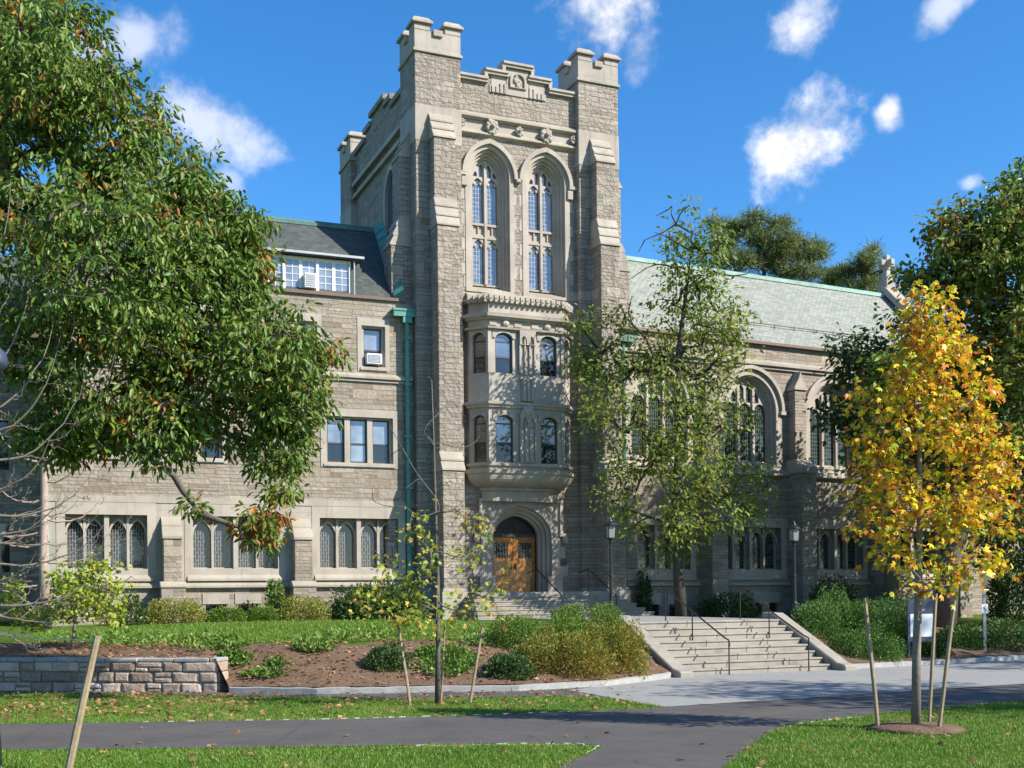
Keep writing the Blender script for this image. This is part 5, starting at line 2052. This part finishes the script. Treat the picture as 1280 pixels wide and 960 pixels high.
tree('olive_tree', 'tall thin olive-green tree with dark open branches in front of the chapel windows', 'tree',
     [(m0.x, Y3, 1.0), (m0.x - .1, Y3, 3), (m0.x - .15, Y3, 5.5), (m0.x + .0, Y3, 8), (m0.x - .05, Y3, 10.5), (m0.x + .3, Y3, 13), (m0.x + .5, Y3, 14.5)], [.22, .19, .165, .13, .09, .055, .025], blobs, 'small', 'ash_leaf', 'bark_dark', 24, .21, .095, mult=.95, seed=12, rc=.48, droop=.5, rtip=.016, power=.46, step=.5, bare=bare, sag=.12, wig=.16, maxr=.09)

# ---- yellow maple with stakes
Y4 = 18.0
ybs = [(1160, 375, 24, 16), (1165, 408, 36, 34), (1152, 468, 58, 60), (1195, 520, 54, 56), (1130, 430, 18, 9), (1205, 440, 20, 9), (1085, 590, 16, 7), (1262, 600, 16, 7), (1108, 500, 48, 40), (1160, 590, 88, 100), (1105, 610, 48, 44), (1222, 610, 48, 50), (1150, 680, 70, 64), (1232, 470, 30, 18), (1212, 690, 46, 34), (1085, 560, 26, 14), (1245, 560, 26, 16), (1095, 665, 32, 18), (1070, 620, 16, 6), (1250, 650, 18, 8), (1170, 450, 46, 40)]
blobs = [pblob(x, y, r * .97, Y4, int(n * .62), 0) for x, y, r, n in ybs]
v0 = at(1145, 913, Y4)
tree('yellow_maple', 'young maple in yellow and orange autumn leaf, staked in a ring of mulch', 'tree',
     [(v0.x, Y4, 0), (v0.x + .02, Y4, 1.2), (v0.x + .07, Y4, 2.3), (v0.x + .1, Y4, 3.6), (v0.x + .1, Y4, 5), (v0.x + .15, Y4, 6.6)], [.078, .068, .058, .045, .03, .012], blobs, 'maple', 'maple_leaf', 'bark_pale', 14, .105, .095, mult=.9, seed=21, rc=.22, droop=.45, rtip=.006, power=.42, step=.2, sag=.2, wig=.15, maxr=.035)

# ---- oaks at the right
Y5 = 40
rbs = [(1270, 270, 45, 34), (1215, 310, 50, 44), (1260, 350, 80, 80), (1190, 350, 40, 30), (1160, 350, 22, 10), (1220, 420, 70, 66), (1290, 440, 80, 70), (1175, 290, 18, 8), (1200, 270, 20, 9), (1320, 330, 100, 80), (1340, 470, 100, 70), (1265, 520, 70, 50), (1200, 480, 50, 36), (1120, 480, 36, 30), (1110, 520, 40, 30), (1095, 570, 34, 22), (1140, 540, 44, 30), (1240, 600, 70, 40), (1170, 590, 50, 30), (1400, 380, 120, 90), (1290, 245, 40, 24), (1275, 225, 14, 6), (1140, 340, 16, 5)]
blobs = [pblob(x, y, r, Y5, n, random.uniform(-1.5, 1.5)) for x, y, r, n in rbs]
r0 = at(1180, 775, Y5)
tree('oak_tree', 'tall green oak with rusty patches towering behind the yellow maple', 'tree',
     [(r0.x, Y5, .8), (r0.x + .2, Y5, 3), (r0.x + .9, Y5, 5.5), (r0.x + 1.7, Y5, 8.5), (r0.x + 2.5, Y5, 11.5), (r0.x + 3, Y5, 14.5)], [.42, .36, .31, .25, .17, .08], blobs, 'oak', 'red_green_leaf', 'bark', 22, .24, .12, mult=1.5, seed=31, rc=.4, droop=.4, rtip=.014, power=.47, step=.5, maxr=.2,
     mat2=('oak_leaf_red', lambda c: np.sin(c[:, 0] * 1.3 + c[:, 2] * 1.1 + 1) * np.cos(c[:, 1] * 1.1 + c[:, 2] * .7) > .62))


def shade_tree(x, y, h, r, n, label, seed, name='oak_tree', mat='red_green_leaf', z0=.0, low=.42):
    rg = np.random.default_rng(seed)
    bl = []
    for k in range(7):
        a = k * 2.4
        q = r * .5 * rg.uniform(.6, 1.2)
        bl.append((x + q * math.cos(a), y + q * math.sin(a), z0 + h * rg.uniform(low + .12, .86), r * .62, r * .62, h * .2, n // 7))
    tree(name, label, 'tree', [(x, y, z0), (x + .1, y, z0 + h * .25), (x, y + .1, z0 + h * .5), (x + .1, y, z0 + h * .8)], [.035 * h * .8, .028 * h * .8, .02 * h * .8, .01 * h], bl, 'oak', mat, 'bark', 22, .24, .13, seed=seed, rc=.6, droop=.4, rtip=.016, power=.46, step=.8, maxr=.16)


shade_tree(25, 42.5, 15.5, 5.2, 420, 'dense green oak standing right of the tall rusty oak', 41, z0=.5)
shade_tree(20.0, 18.0, 12.5, 4.2, 200, 'green oak beyond the right edge shading the plaza', 42)
shade_tree(21.0, 46.0, 14.0, 4.2, 420, 'tall dense oak close to the chapel gable', 46, z0=.6, low=.2)
shade_tree(27, 29, 14, 4.6, 170, 'green oak farther right along the plaza', 43)
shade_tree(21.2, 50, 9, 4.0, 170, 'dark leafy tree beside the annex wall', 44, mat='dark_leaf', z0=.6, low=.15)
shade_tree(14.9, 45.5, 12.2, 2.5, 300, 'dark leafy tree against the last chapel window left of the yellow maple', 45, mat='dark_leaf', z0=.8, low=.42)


# ---- pines behind the roof
def pine(x, y, z0, h, blobs, label, seed):
    rg = np.random.default_rng(seed)
    tree('pine_tree', label, 'tree', [(x, y, z0), (x, y, z0 + h * .4), (x + .2, y, z0 + h * .7), (x + .1, y, z0 + h * .96)], [.4, .3, .2, .06], blobs, 'blade', 'pine_leaf', 'bark_dark', 70, .36, .05, mult=1.6, seed=seed, rc=.42, droop=-.25, rtip=.03, power=.45, step=.8, sag=-.1, group='pines behind the chapel roof', maxr=.2)


Yp = 72
bl = [pblob(x, y, r, Yp, n, random.uniform(-2, 2), 1.35, 1.0, .45) for x, y, r, n in ((930, 285, 22, 26), (905, 300, 16, 14), (965, 300, 26, 32), (1000, 310, 24, 26), (1020, 318, 14, 10), (950, 325, 26, 28), (985, 335, 26, 26), (920, 325, 22, 18), (945, 272, 10, 6), (975, 280, 12, 8), (895, 280, 9, 5), (1010, 340, 20, 12), (900, 340, 18, 10))]
p_ = at(955, 600, Yp)
pine(p_.x, Yp, 0, at(955, 268, Yp).z, bl, 'broad dark pine rising above the middle of the chapel roof', 51)
bl = [pblob(x, y, r, Yp, n, random.uniform(-2, 2), 1.35, 1.0, .45) for x, y, r, n in ((1085, 325, 12, 10), (1070, 338, 18, 18), (1100, 345, 16, 14), (1050, 345, 16, 14), (1075, 360, 24, 20), (1105, 365, 14, 8), (1090, 312, 7, 4), (1040, 352, 10, 6))]
p_ = at(1078, 600, Yp)
pine(p_.x, Yp, 0, at(1078, 310, Yp).z, bl, 'smaller pine showing behind the stone gable cross', 52)


# ---- shrubs
def shrub(name, label, X, Y, z, wx, wy, h, mat, n, L=.06, W=.04, tpl='small', cat='shrub', group=None, rz=0, up=.5, seed=1, lump=.18, flat=.75):
    """bush of leaves over lumpy volume on a few stems; X,Y,z centre of its foot"""
    rng = np.random.default_rng(seed)
    e = empty(name, (X, Y, z), rz)
    tag(e, label, cat, group)
    v = rng.normal(size=(n, 3))
    v[:, 2] = np.abs(v[:, 2])
    v /= np.linalg.norm(v, axis=1, keepdims=True)
    ph = rng.uniform(0, 6.28, (4, 3))
    bump = sum(np.sin(v[:, 0] * (3 + 2 * k) + ph[k, 0]) * np.sin(v[:, 1] * (3 + 2 * k) + ph[k, 1]) * np.cos(v[:, 2] * (3 + k) + ph[k, 2]) for k in range(4)) / 2
    r = (.35 + .65 * rng.random(n) ** .45) * (1 + lump * bump)
    sg = np.sign(v) * np.abs(v) ** flat
    P = sg * r[:, None] * np.array([wx / 2, wy / 2, h])
    P[:, 2] = np.clip(P[:, 2], 0.02, None)
    D = v + rng.normal(size=(n, 3)) * .6
    D[:, 2] += up
    N = v + rng.normal(size=(n, 3)) * .7
    sc = rng.uniform(.6, 1.3, n)
    leaf_mesh('foliage', P, D, N, L * sc, W * sc, tpl, M[mat], e)
    mb = MB()
    for k in range(7):
        a = k * 2.4
        mb.tube([(.05 * math.cos(a), .05 * math.sin(a), -.1), (wx * .2 * math.cos(a), wy * .2 * math.sin(a), h * .45), (wx * .32 * math.cos(a), wy * .32 * math.sin(a), h * .75)], [.02, .014, .005], 5)
    mb.build('stems', M['bark'], e, None)
    return e


def shrub_px(name, label, x0, x1, yt, yb, Y, mat, n, depth=1.0, **kw):
    a, b = at(x0, yb, Y), at(x1, yb, Y)
    t = at((x0 + x1) / 2, yt, Y)
    wd = b.x - a.x
    l_ = TF.inverted() @ Vector(((a.x + b.x) / 2, Y, 0))
    dk = l_.y - float(kerb_v(l_.x))
    if dk > 0:
        zz = float(height(l_.x, max(.12, dk - (wd * depth if depth < 3 else depth) * .42))) - .16
        a.z = b.z = min(zz, t.z - .3)
    return shrub(name, label, (a.x + b.x) / 2, Y, (a.z + b.z) / 2, wd, wd * depth if depth < 3 else depth, t.z - (a.z + b.z) / 2, mat, n, **kw)


shrub_px('round_shrub', 'rounded olive shrub at the foot of the left wing below the stone buttress', 182, 260, 748, 778, 38.6, 'boxwood', 6500, .8, seed=61, L=.07, W=.04)
shrub_px('round_shrub', 'rounded olive shrub with a reddish top under the third arched window', 346, 416, 746, 779, 40.1, 'boxwood', 6500, .8, seed=62, L=.07, W=.04)
shrub_px('low_shrub', 'low bright green clipped shrub left of the climbing ivy', 258, 311, 759, 778, 39.0, 'yew', 4200, .8, seed=63)
shrub_px('low_shrub', 'low bright green clipped shrub touching the climbing ivy', 307, 350, 758, 778, 39.3, 'yew', 4200, .8, seed=64)
shrub_px('low_shrub', 'low bright green clipped shrub next to the big glossy rhododendron', 415, 448, 756, 778, 40.6, 'yew', 1700, .8, seed=65)
shrub_px('rhododendron', 'big dark glossy rhododendron at the tower corner', 420, 532, 730, 779, 40.9, 'rhodo', 5200, .6, seed=66, L=.15, W=.055, tpl='oak', lump=.25)
shrub_px('leafy_plant', 'small dark leafy plant near the far left basement window', 150, 179, 742, 777, 37.6, 'rhodo', 700, .8, seed=67, L=.14, W=.07)
shrub_px('climbing_ivy', 'green ivy climbing the wall under the second arched window', 332, 356, 722, 777, 39.9, 'cover', 1500, .35, seed=68, L=.09, W=.07, cat='climber')
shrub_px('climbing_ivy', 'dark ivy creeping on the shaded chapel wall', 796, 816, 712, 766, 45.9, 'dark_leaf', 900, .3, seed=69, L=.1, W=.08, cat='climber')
# shrubs of the bank
shrub_px('evergreen_shrub', 'rounded dark evergreen shrub on the mulch bank left of the sapling', 458, 514, 806, 858, 27.4, 'rhodo', 4500, 1, seed=70, L=.075, W=.04)
shrub_px('evergreen_shrub', 'low bluish evergreen shrub at the kerb left of the coppery bush', 606, 667, 818, 860, 27.0, 'rhodo', 4200, 1, seed=71, L=.08, W=.045)
shrub_px('evergreen_shrub', 'light green bush directly behind the sapling trunk', 515, 585, 806, 852, 28.0, 'cover', 3600, .7, seed=72, L=.075, W=.05)
shrub_px('clipped_hedge', 'broad dark green clipped yew hedge on the bank beside the stairs', 608, 748, 768, 832, 29.6, 'yew', 24000, .8, seed=73, L=.05, W=.026, flat=.55, up=.1)
shrub_px('clipped_hedge', 'taller green yew hedge mound behind the coppery bush at the stairs', 684, 783, 754, 815, 31.2, 'yew', 17000, 1.0, seed=74, L=.05, W=.026, flat=.6, up=.1)
shrub_px('spirea_bush', 'wide coppery green spirea bush spilling to the kerb', 636, 768, 788, 862, 28.0, 'spirea', 17000, .8, seed=75, L=.075, W=.03, up=.2, lump=.22)
shrub_px('spirea_bush', 'coppery green spirea bush against the left cheek wall of the stairs', 712, 808, 778, 858, 29.0, 'spirea', 15000, .85, seed=76, L=.075, W=.03, up=.2, lump=.22)
# right of the stairs
shrub_px('juniper_bush', 'spreading juniper beside the right cheek wall', 1000, 1085, 745, 812, 35.6, 'juniper', 20000, 1.1, seed=77, L=.07, W=.03, lump=.25)
shrub_px('juniper_bush', 'low juniper filling the corner at the foot of the right cheek wall', 1032, 1125, 786, 838, 33.8, 'juniper', 13000, .8, seed=86, L=.07, W=.03, lump=.25)
shrub_px('juniper_bush', 'juniper mound against the upper part of the right cheek wall', 992, 1050, 752, 800, 34.6, 'juniper', 8000, 1.2, seed=87, L=.07, W=.03, lump=.25)
shrub_px('juniper_bush', 'spreading juniper left of the sign panel', 1055, 1155, 752, 833, 35.2, 'juniper', 20000, 1.0, seed=78, L=.07, W=.03, lump=.25)
shrub_px('dark_bush', 'dark low bush at the kerb behind the maple stakes', 1092, 1185, 788, 838, 35.0, 'dark_leaf', 8000, .7, seed=79, L=.09, W=.05, lump=.25)
shrub_px('green_bush', 'low green bush left of the small post sign', 1172, 1228, 782, 832, 36.8, 'juniper', 3200, .9, seed=80, L=.1, W=.05)
shrub_px('green_bush', 'low green bush right of the small post sign', 1222, 1292, 776, 832, 37.4, 'juniper', 3600, .9, seed=81, L=.1, W=.05)
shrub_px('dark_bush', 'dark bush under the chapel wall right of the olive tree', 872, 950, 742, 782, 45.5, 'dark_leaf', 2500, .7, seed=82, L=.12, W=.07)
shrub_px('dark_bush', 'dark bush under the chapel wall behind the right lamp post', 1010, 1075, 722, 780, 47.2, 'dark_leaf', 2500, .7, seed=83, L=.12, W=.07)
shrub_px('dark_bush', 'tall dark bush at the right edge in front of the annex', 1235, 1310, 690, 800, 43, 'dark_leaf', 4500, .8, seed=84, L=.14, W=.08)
# yellow-green shrub at left
Y6 = 27.8
bl = [pblob(x, y, r, Y6 + 1.6, n, random.uniform(-.4, .4)) for x, y, r, n in ((85, 740, 20, 12), (110, 725, 20, 12), (130, 750, 18, 12), (100, 762, 18, 10), (75, 720, 12, 5), (125, 708, 12, 5), (145, 735, 10, 4), (70, 765, 14, 6), (142, 768, 8, 4), (15, 735, 14, 6), (18, 760, 16, 6), (40, 775, 12, 5))]
q0 = at(90, 800, Y6 + 1.6)
bare = [tuple(at(x, y, Y6 + 1.6)) for x, y in ((165, 720), (175, 735), (150, 700), (60, 745), (45, 760))]
tree('leafy_sapling', 'small bushy sapling with yellow-green leaves on the bank at left', 'tree', [(q0.x, Y6 + 1.6, .9), (q0.x + .05, Y6 + 1.6, 1.4), (q0.x + .1, Y6 + 1.6, 2.0)], [.05, .04, .02], bl, 'maple', 'lime_leaf', 'bark_pale', 22, .13, .10, seed=90, rc=.32, droop=.35, rtip=.007, power=.4, step=.2, bare=bare, sag=.1, wig=.2, maxr=.025)

# ---- ground cover patches on the bank
P = []
for (px, py, rx, ry, n) in ((190, 802, 90, 9, 600), (265, 806, 45, 9, 800), (290, 822, 14, 6, 260), (392, 811, 22, 6, 700), (330, 845, 26, 5, 300), (300, 826, 16, 9, 250), (560, 830, 35, 18, 1500), (120, 795, 60, 6, 500), (600, 800, 20, 10, 500), (420, 800, 60, 3, 400), (345, 832, 12, 4, 160), (470, 795, 70, 5, 500)):
    for k in range(n):
        a, q = RNG.uniform(0, 6.28), math.sqrt(RNG.random())
        x, y = px + rx * q * math.cos(a), py + ry * q * math.sin(a)
        # drop the pixel ray on the bank
        lo = None
        for Yt in np.arange(25.5, 33, .06):
            w_ = at(x, y, Yt)
            l_ = TF.inverted() @ w_
            dd = l_.y - float(kerb_v(l_.x))
            if dd > 0 and w_.z <= float(height(l_.x, dd)):
                lo = w_
                break
        if lo is not None: P.append(tuple(lo))
P = np.array(P)
P[:, :2] += RNG.normal(0, .05, (len(P), 2))
n = len(P)
D = RNG.normal(size=(n, 3)); D[:, 2] = np.abs(D[:, 2]) * .8 + .2
tag(leaf_mesh('ground_cover', P + np.array([0, 0, .02]) + D * .05, D, RNG.normal(size=(n, 3)) + np.array([0, 0, 1.2]), RNG.uniform(.07, .14, n), RNG.uniform(.05, .09, n), 'small', M['cover']), kind='stuff')

# ---- grass blades on the near lawns and terrace
def scatter(n, x0, x1, y0, y1):
    return np.stack([RNG.uniform(x0, x1, n), RNG.uniform(y0, y1, n)], 1)


Q = np.vstack([scatter(150000, -9, 9.5, 13.6, 22.5), scatter(120000, -13, 3, 19.5, 27.5), scatter(50000, 3, 14, 15, 25)])
vis = np.abs(Q[:, 0]) < Q[:, 1] * .47
Q = Q[vis]
Qj = Q + RNG.normal(0, .045, Q.shape)
keep = ~inpoly(Qj, ASPH) & ~inpoly(Qj, PLAZA) & ~inpoly(Qj, SIDE)
ti = np.array(TF.inverted())
uv = Q @ ti[:2, :2].T + ti[:2, 3]
keep &= (uv[:, 1] < kerb_v(uv[:, 0]) - .1)
ring = (np.hypot(Q[:, 0] - v0.x, (Q[:, 1] - Y4) * 1.0) < .68) | (np.hypot(Q[:, 0] - n0.x, Q[:, 1] - Y2) < .1)
Q = Q[keep & ~ring]
n = len(Q)
P = np.hstack([Q, np.zeros((n, 1))])
D = RNG.normal(size=(n, 3)) * .45; D[:, 2] = 1
tag(leaf_mesh('grass_blades', P, D, RNG.normal(size=(n, 3)), RNG.uniform(.025, .062, n), RNG.uniform(.008, .016, n), 'blade', M['blade']), kind='stuff')
nb = 60000
uu = RNG.uniform(-17, 9, nb)
dd = bank_w(uu) + .2 + 11 * RNG.random(nb) ** 1.6
vv = kerb_v(uu) + dd
ok = ~((uu > -1.6) & (uu < 3.5)) & (vv < -1.6)
uu, dd, vv = uu[ok], dd[ok], vv[ok]
loc = np.stack([uu, vv, height(uu, dd)], 1)
n = len(loc)
D = RNG.normal(size=(n, 3)) * .45; D[:, 2] = 1
tag(leaf_mesh('terrace_grass', loc, D, RNG.normal(size=(n, 3)), RNG.uniform(.04, .085, n), RNG.uniform(.015, .03, n), 'blade', M['blade'], None, TF), kind='stuff')

# ---- fallen leaves
drift = np.repeat(scatter(45, -12, 2, 20.4, 26.2), 9, axis=0)
Q = np.vstack([drift + RNG.normal(0, .35, drift.shape) * [1, .6], scatter(520, -12, 3, 20.3, 26.5), scatter(130, -9, 9, 13.8, 22), scatter(50, 0, 9, 14.5, 21), scatter(160, -13, 2, 15, 27), scatter(500, -12, -5, 21, 27)])
Qa = inpoly(Q, ASPH) | inpoly(Q, PLAZA)
Q = Q[~Qa | (RNG.random(len(Q)) < .22)]
n = len(Q)
onp = inpoly(Q, ASPH) | inpoly(Q, PLAZA) | inpoly(Q, SIDE)
P = np.hstack([Q, np.where(onp, .03, .06)[:, None]])
D = RNG.normal(size=(n, 3)); D[:, 2] *= .25
N = RNG.normal(size=(n, 3)) * .35 + np.array([0, 0, 1])
tag(leaf_mesh('fallen_leaves', P, D, N, RNG.uniform(.05, .125, n), RNG.uniform(.045, .105, n), 'maple', M['fallen']), kind='stuff')
nb = 1500
uu = RNG.uniform(-17, -2, nb)
dd = RNG.random(nb) * (bank_w(uu) + .8)
loc = np.stack([uu, kerb_v(uu) + dd, height(uu, dd) + .035], 1)
D = RNG.normal(size=(nb, 3)); D[:, 2] *= .25
tag(leaf_mesh('bank_leaf_litter', loc, D, RNG.normal(size=(nb, 3)) * .35 + np.array([0, 0, 1]), RNG.uniform(.06, .14, nb), RNG.uniform(.05, .11, nb), 'maple', M['fallen'], None, TF), kind='stuff')

# ---- mulch ring of the maple
mb = MB()
lp = []
for r, z in ((.78, .012), (.6, .06), (.3, .09), (.05, .1)):
    lp.append([(v0.x + (r + .06 * math.sin(k * 2.7)) * math.cos(k * 2 * math.pi / 24), Y4 + (r + .06 * math.cos(k * 1.9)) * math.sin(k * 2 * math.pi / 24), z) for k in range(24)])
mb.loft(lp)
tag(mb.build('mulch_ring', M['mulch'], None, smooth=True), kind='structure')


# ---- stakes
def stake(p, q, label, group, r=.028):
    p, q = Vector(p), Vector(q)
    e = p
    mb = MB()
    d = q - p
    mb.tube([Vector((0, 0, -.05)), d * .3 + Vector((.004, 0, 0)), d * .7, d], [r, r * 1.02, r * .96, r * .9], 7)
    o = mb.build('tree_stake', M['stake'], None, Matrix.Translation(p))
    tag(o, label, 'stake', group)
    return o


def stake_px(x0, y0, x1, y1, Y, label, group, r=.028, dy=0):
    a, b = at(x0, y0, Y), at(x1, y1, Y + dy)
    a.z = 0
    stake(a, b, label, group, r)


stake_px(513, 884, 498, 783, 22.9, 'leaning wooden stake on the left of the sparse sapling', 'stakes round the sapling', .03)
stake_px(587, 881, 603, 784, 23.1, 'leaning wooden stake on the right of the sparse sapling', 'stakes round the sapling', .03)
stake_px(551, 876, 556, 783, 23.5, 'wooden stake close behind the trunk of the sparse sapling', 'stakes round the sapling', .022)
stake_px(1098, 912, 1081, 748, 18.1, 'dark wooden stake standing clear on the left of the yellow maple', 'stakes round the maple', .034)
stake_px(1161, 905, 1170, 742, 18.7, 'straight wooden stake just right of the yellow maple trunk', 'stakes round the maple', .03)
stake_px(1173, 916, 1194, 744, 17.7, 'leaning wooden stake farthest right of the yellow maple trunk', 'stakes round the maple', .032)
stake_px(84, 985, 122, 795, 14.4, 'thick leaning wooden stake in the grass at lower left', 'stakes round the bare tree', .048)
a, b = at(118, 801, 14.4), at(-10, 793, 15.6)
mb = MB()
mb.tube([Vector((0, 0, 0)), (b - a) * .5 + Vector((0, 0, -.015)), b - a], .006, 5)
tag(mb.build('guy_wire', M['steel'], None, Matrix.Translation(a)), 'thin pale guy wire tied to the thick leaning stake at lower left', 'wire')

# ---- dashed white lawn edging
def edging(name, pts, label, seed):
    rg = random.Random(seed)
    mb = MB()
    for (x0, y0), (x1, y1) in zip(pts[:-1], pts[1:]):
        L_ = math.hypot(x1 - x0, y1 - y0)
        a = math.atan2(y1 - y0, x1 - x0)
        s_ = 0
        m2 = MB(); m2.box(0, L_, -.009, .009, -.02, .0035)
        R_ = Matrix.Translation((x0, y0, 0)) @ Matrix.Rotation(a, 4, 'Z')
        mb.add([R_ @ Vector(v) for v in m2.v], m2.f)
        while s_ < L_ - .1:
            w_ = rg.uniform(.07, .15)
            cx, cy = x0 + math.cos(a) * (s_ + w_ / 2), y0 + math.sin(a) * (s_ + w_ / 2)
            m2 = MB(); m2.box(-w_ / 2, w_ / 2, -.014, .014, -.01, .018)
            R_ = Matrix.Translation((cx, cy, 0)) @ Matrix.Rotation(a, 4, 'Z')
            mb.add([R_ @ Vector(v) for v in m2.v], m2.f)
            s_ += w_ + rg.uniform(.1, .4) + (rg.uniform(.5, 2) if rg.random() < .12 else 0)
    o = mb.build(name, M['white_frame'], None, Matrix.Identity(4))
    tag(o, label, 'lawn edging', 'white edging strips along the lawns')


edging('lawn_edging', [(-6.5, 20.26), (-3.4, 20.42), (-.5, 20.9), (1.2, 21.4)], 'white dashed edging along the front of the lawn strip by the sapling', 1)
edging('lawn_edging', [(-1.4, 16.66), (.1, 16.74), (.9, 16.66), (1.2, 16.4), (.98, 15.7)], 'white dashed edging round the tip of the nearest left lawn', 2)
edging('lawn_edging', [(4.4, 18.5), (4.66, 18.9), (5.3, 19.45), (6.2, 20.1)], 'white dashed edging at the corner of the maple lawn', 3)

# ---- sign panel behind the maple
Y7 = 34.0
p = at(1152, 832, Y7)
e = empty('sign_panel', (p.x, Y7, .05), rad(8))
tag(e, 'white notice panel in a dark frame on posts behind the maple stakes', 'sign')
w0 = (at(1171, 800, Y7).x - at(1137, 800, Y7).x) / 2
zt, zb = at(1152, 746, Y7).z - .05, at(1152, 797, Y7).z - .05
mb = MB()
for s_ in (-1, 1):
    mb.box(s_ * w0 - .035, s_ * w0 + .035, -.035, .035, 0, zt)
mb.build('post', M['navy'], e, None)
mb = MB()
mb.box(-w0 + .036, w0 - .036, -.025, .025, zb - .12, zt - .02)
mb.box(-w0 - .06, w0 + .06, -.06, .06, zt, zt + .06)
mb.build('frame', M['navy'], e, None)
mb = MB(); mb.box(-w0 + .05, w0 - .05, -.034, -.027, zb + .03, zb + (zt - zb) * .58)
mb.build('panel', M['white'], e, None)
mb = MB()
mb.box(-w0 + .3, w0 - .3, -.032, -.027, zb + (zt - zb) * .66, zb + (zt - zb) * .7)
mb.build('strip', M['steel'], e, None)
# small post sign
Y8 = 36.4
p = at(1231, 826, Y8)
e = empty('post_sign', (p.x, Y8, p.z - .1))
tag(e, 'small white sign with a dark mark on a grey metal post at the right', 'sign')
zt = at(1231, 742, Y8).z - p.z + .1
mb = MB(); mb.box(-.045, .045, -.03, .03, 0, zt)
mb.build('post', M['steel'], e, None)
zc = at(1231, 761, Y8).z - p.z + .1
mb = MB(); mb.box(-.10, .10, -.045, -.032, zc - .14, zc + .14)
bd = mb.build('board', M['white'], e, None)
mb = MB()
mb.tube([(.035, -.05, zc + .09), (-.03, -.05, zc + .05), (.01, -.05, zc - .0), (.04, -.05, zc - .04), (.0, -.05, zc - .1)], .012, 5)
mb.build('mark', M['iron'], bd, None)
# plaque by the door
mb = MB(); mb.box(-.11, .11, -.03, 0, -.13, .13)
tag(mb.build('wall_plaque', M['navy'], None, TF @ Matrix.Translation((1.98, -.035, 3.42)), bevel=.01), 'small blue-grey plaque on the wall right of the oak doors', 'plaque')

# ---- annex at the right
an = empty('stone_annex', (26, 60, 0), rad(20))
tag(an, 'tan stone annex glimpsed behind the trees at the right edge', 'building')
mb = MB()
hl = []
for z in (2.2, 6.0, 9.6):
    for k in range(6):
        hl.append(rect(-7.2 + 2.6 * k, -6.1 + 2.6 * k, z, z + 1.9))
mb.slab(rect(-8.2, 9, 0, 12.6), hl, 0, .5)
mb.box(-8.2, -7.7, .5, 10, 0, 12.6)
mb.box(8.5, 9, .5, 10, 0, 12.6)
mb.box(-8, 8.8, 1.2, 1.5, 0, 12.4)
mb.build('wall', M['wing_stone'], an, None)
mb = MB()
for z in (5.2, 8.8, 12.4):
    mb.box(-8.3, 9.1, -.12, 0, z, z + .3)
mb.build('string_course', M['lime'], an, None)
mb = MB()
mb.add([(-8.5, -.4, 12.6), (9.3, -.4, 12.6), (9.3, 5, 16), (-8.5, 5, 16), (-8.5, 10.4, 12.6), (9.3, 10.4, 12.6)], [(0, 1, 2, 3), (3, 2, 5, 4), (0, 3, 4), (1, 5, 2)])
mb.build('roof', M['slate_dark'], an, None)
for r_ in hl:
    mb = MB(); mb.box(r_[0][0], r_[1][0], .25, .27, r_[0][1], r_[2][1])
    o = mb.build('window', M['white_frame'], an, None)
    mb = MB()
    for k in (0, 1):
        zc = r_[0][1] + .95 * k
        mb.box(r_[0][0] + .06, r_[1][0] - .06, .235, .248, zc + .06, zc + .89)
    mb.build('pane', M['pane_dark'], o, None)
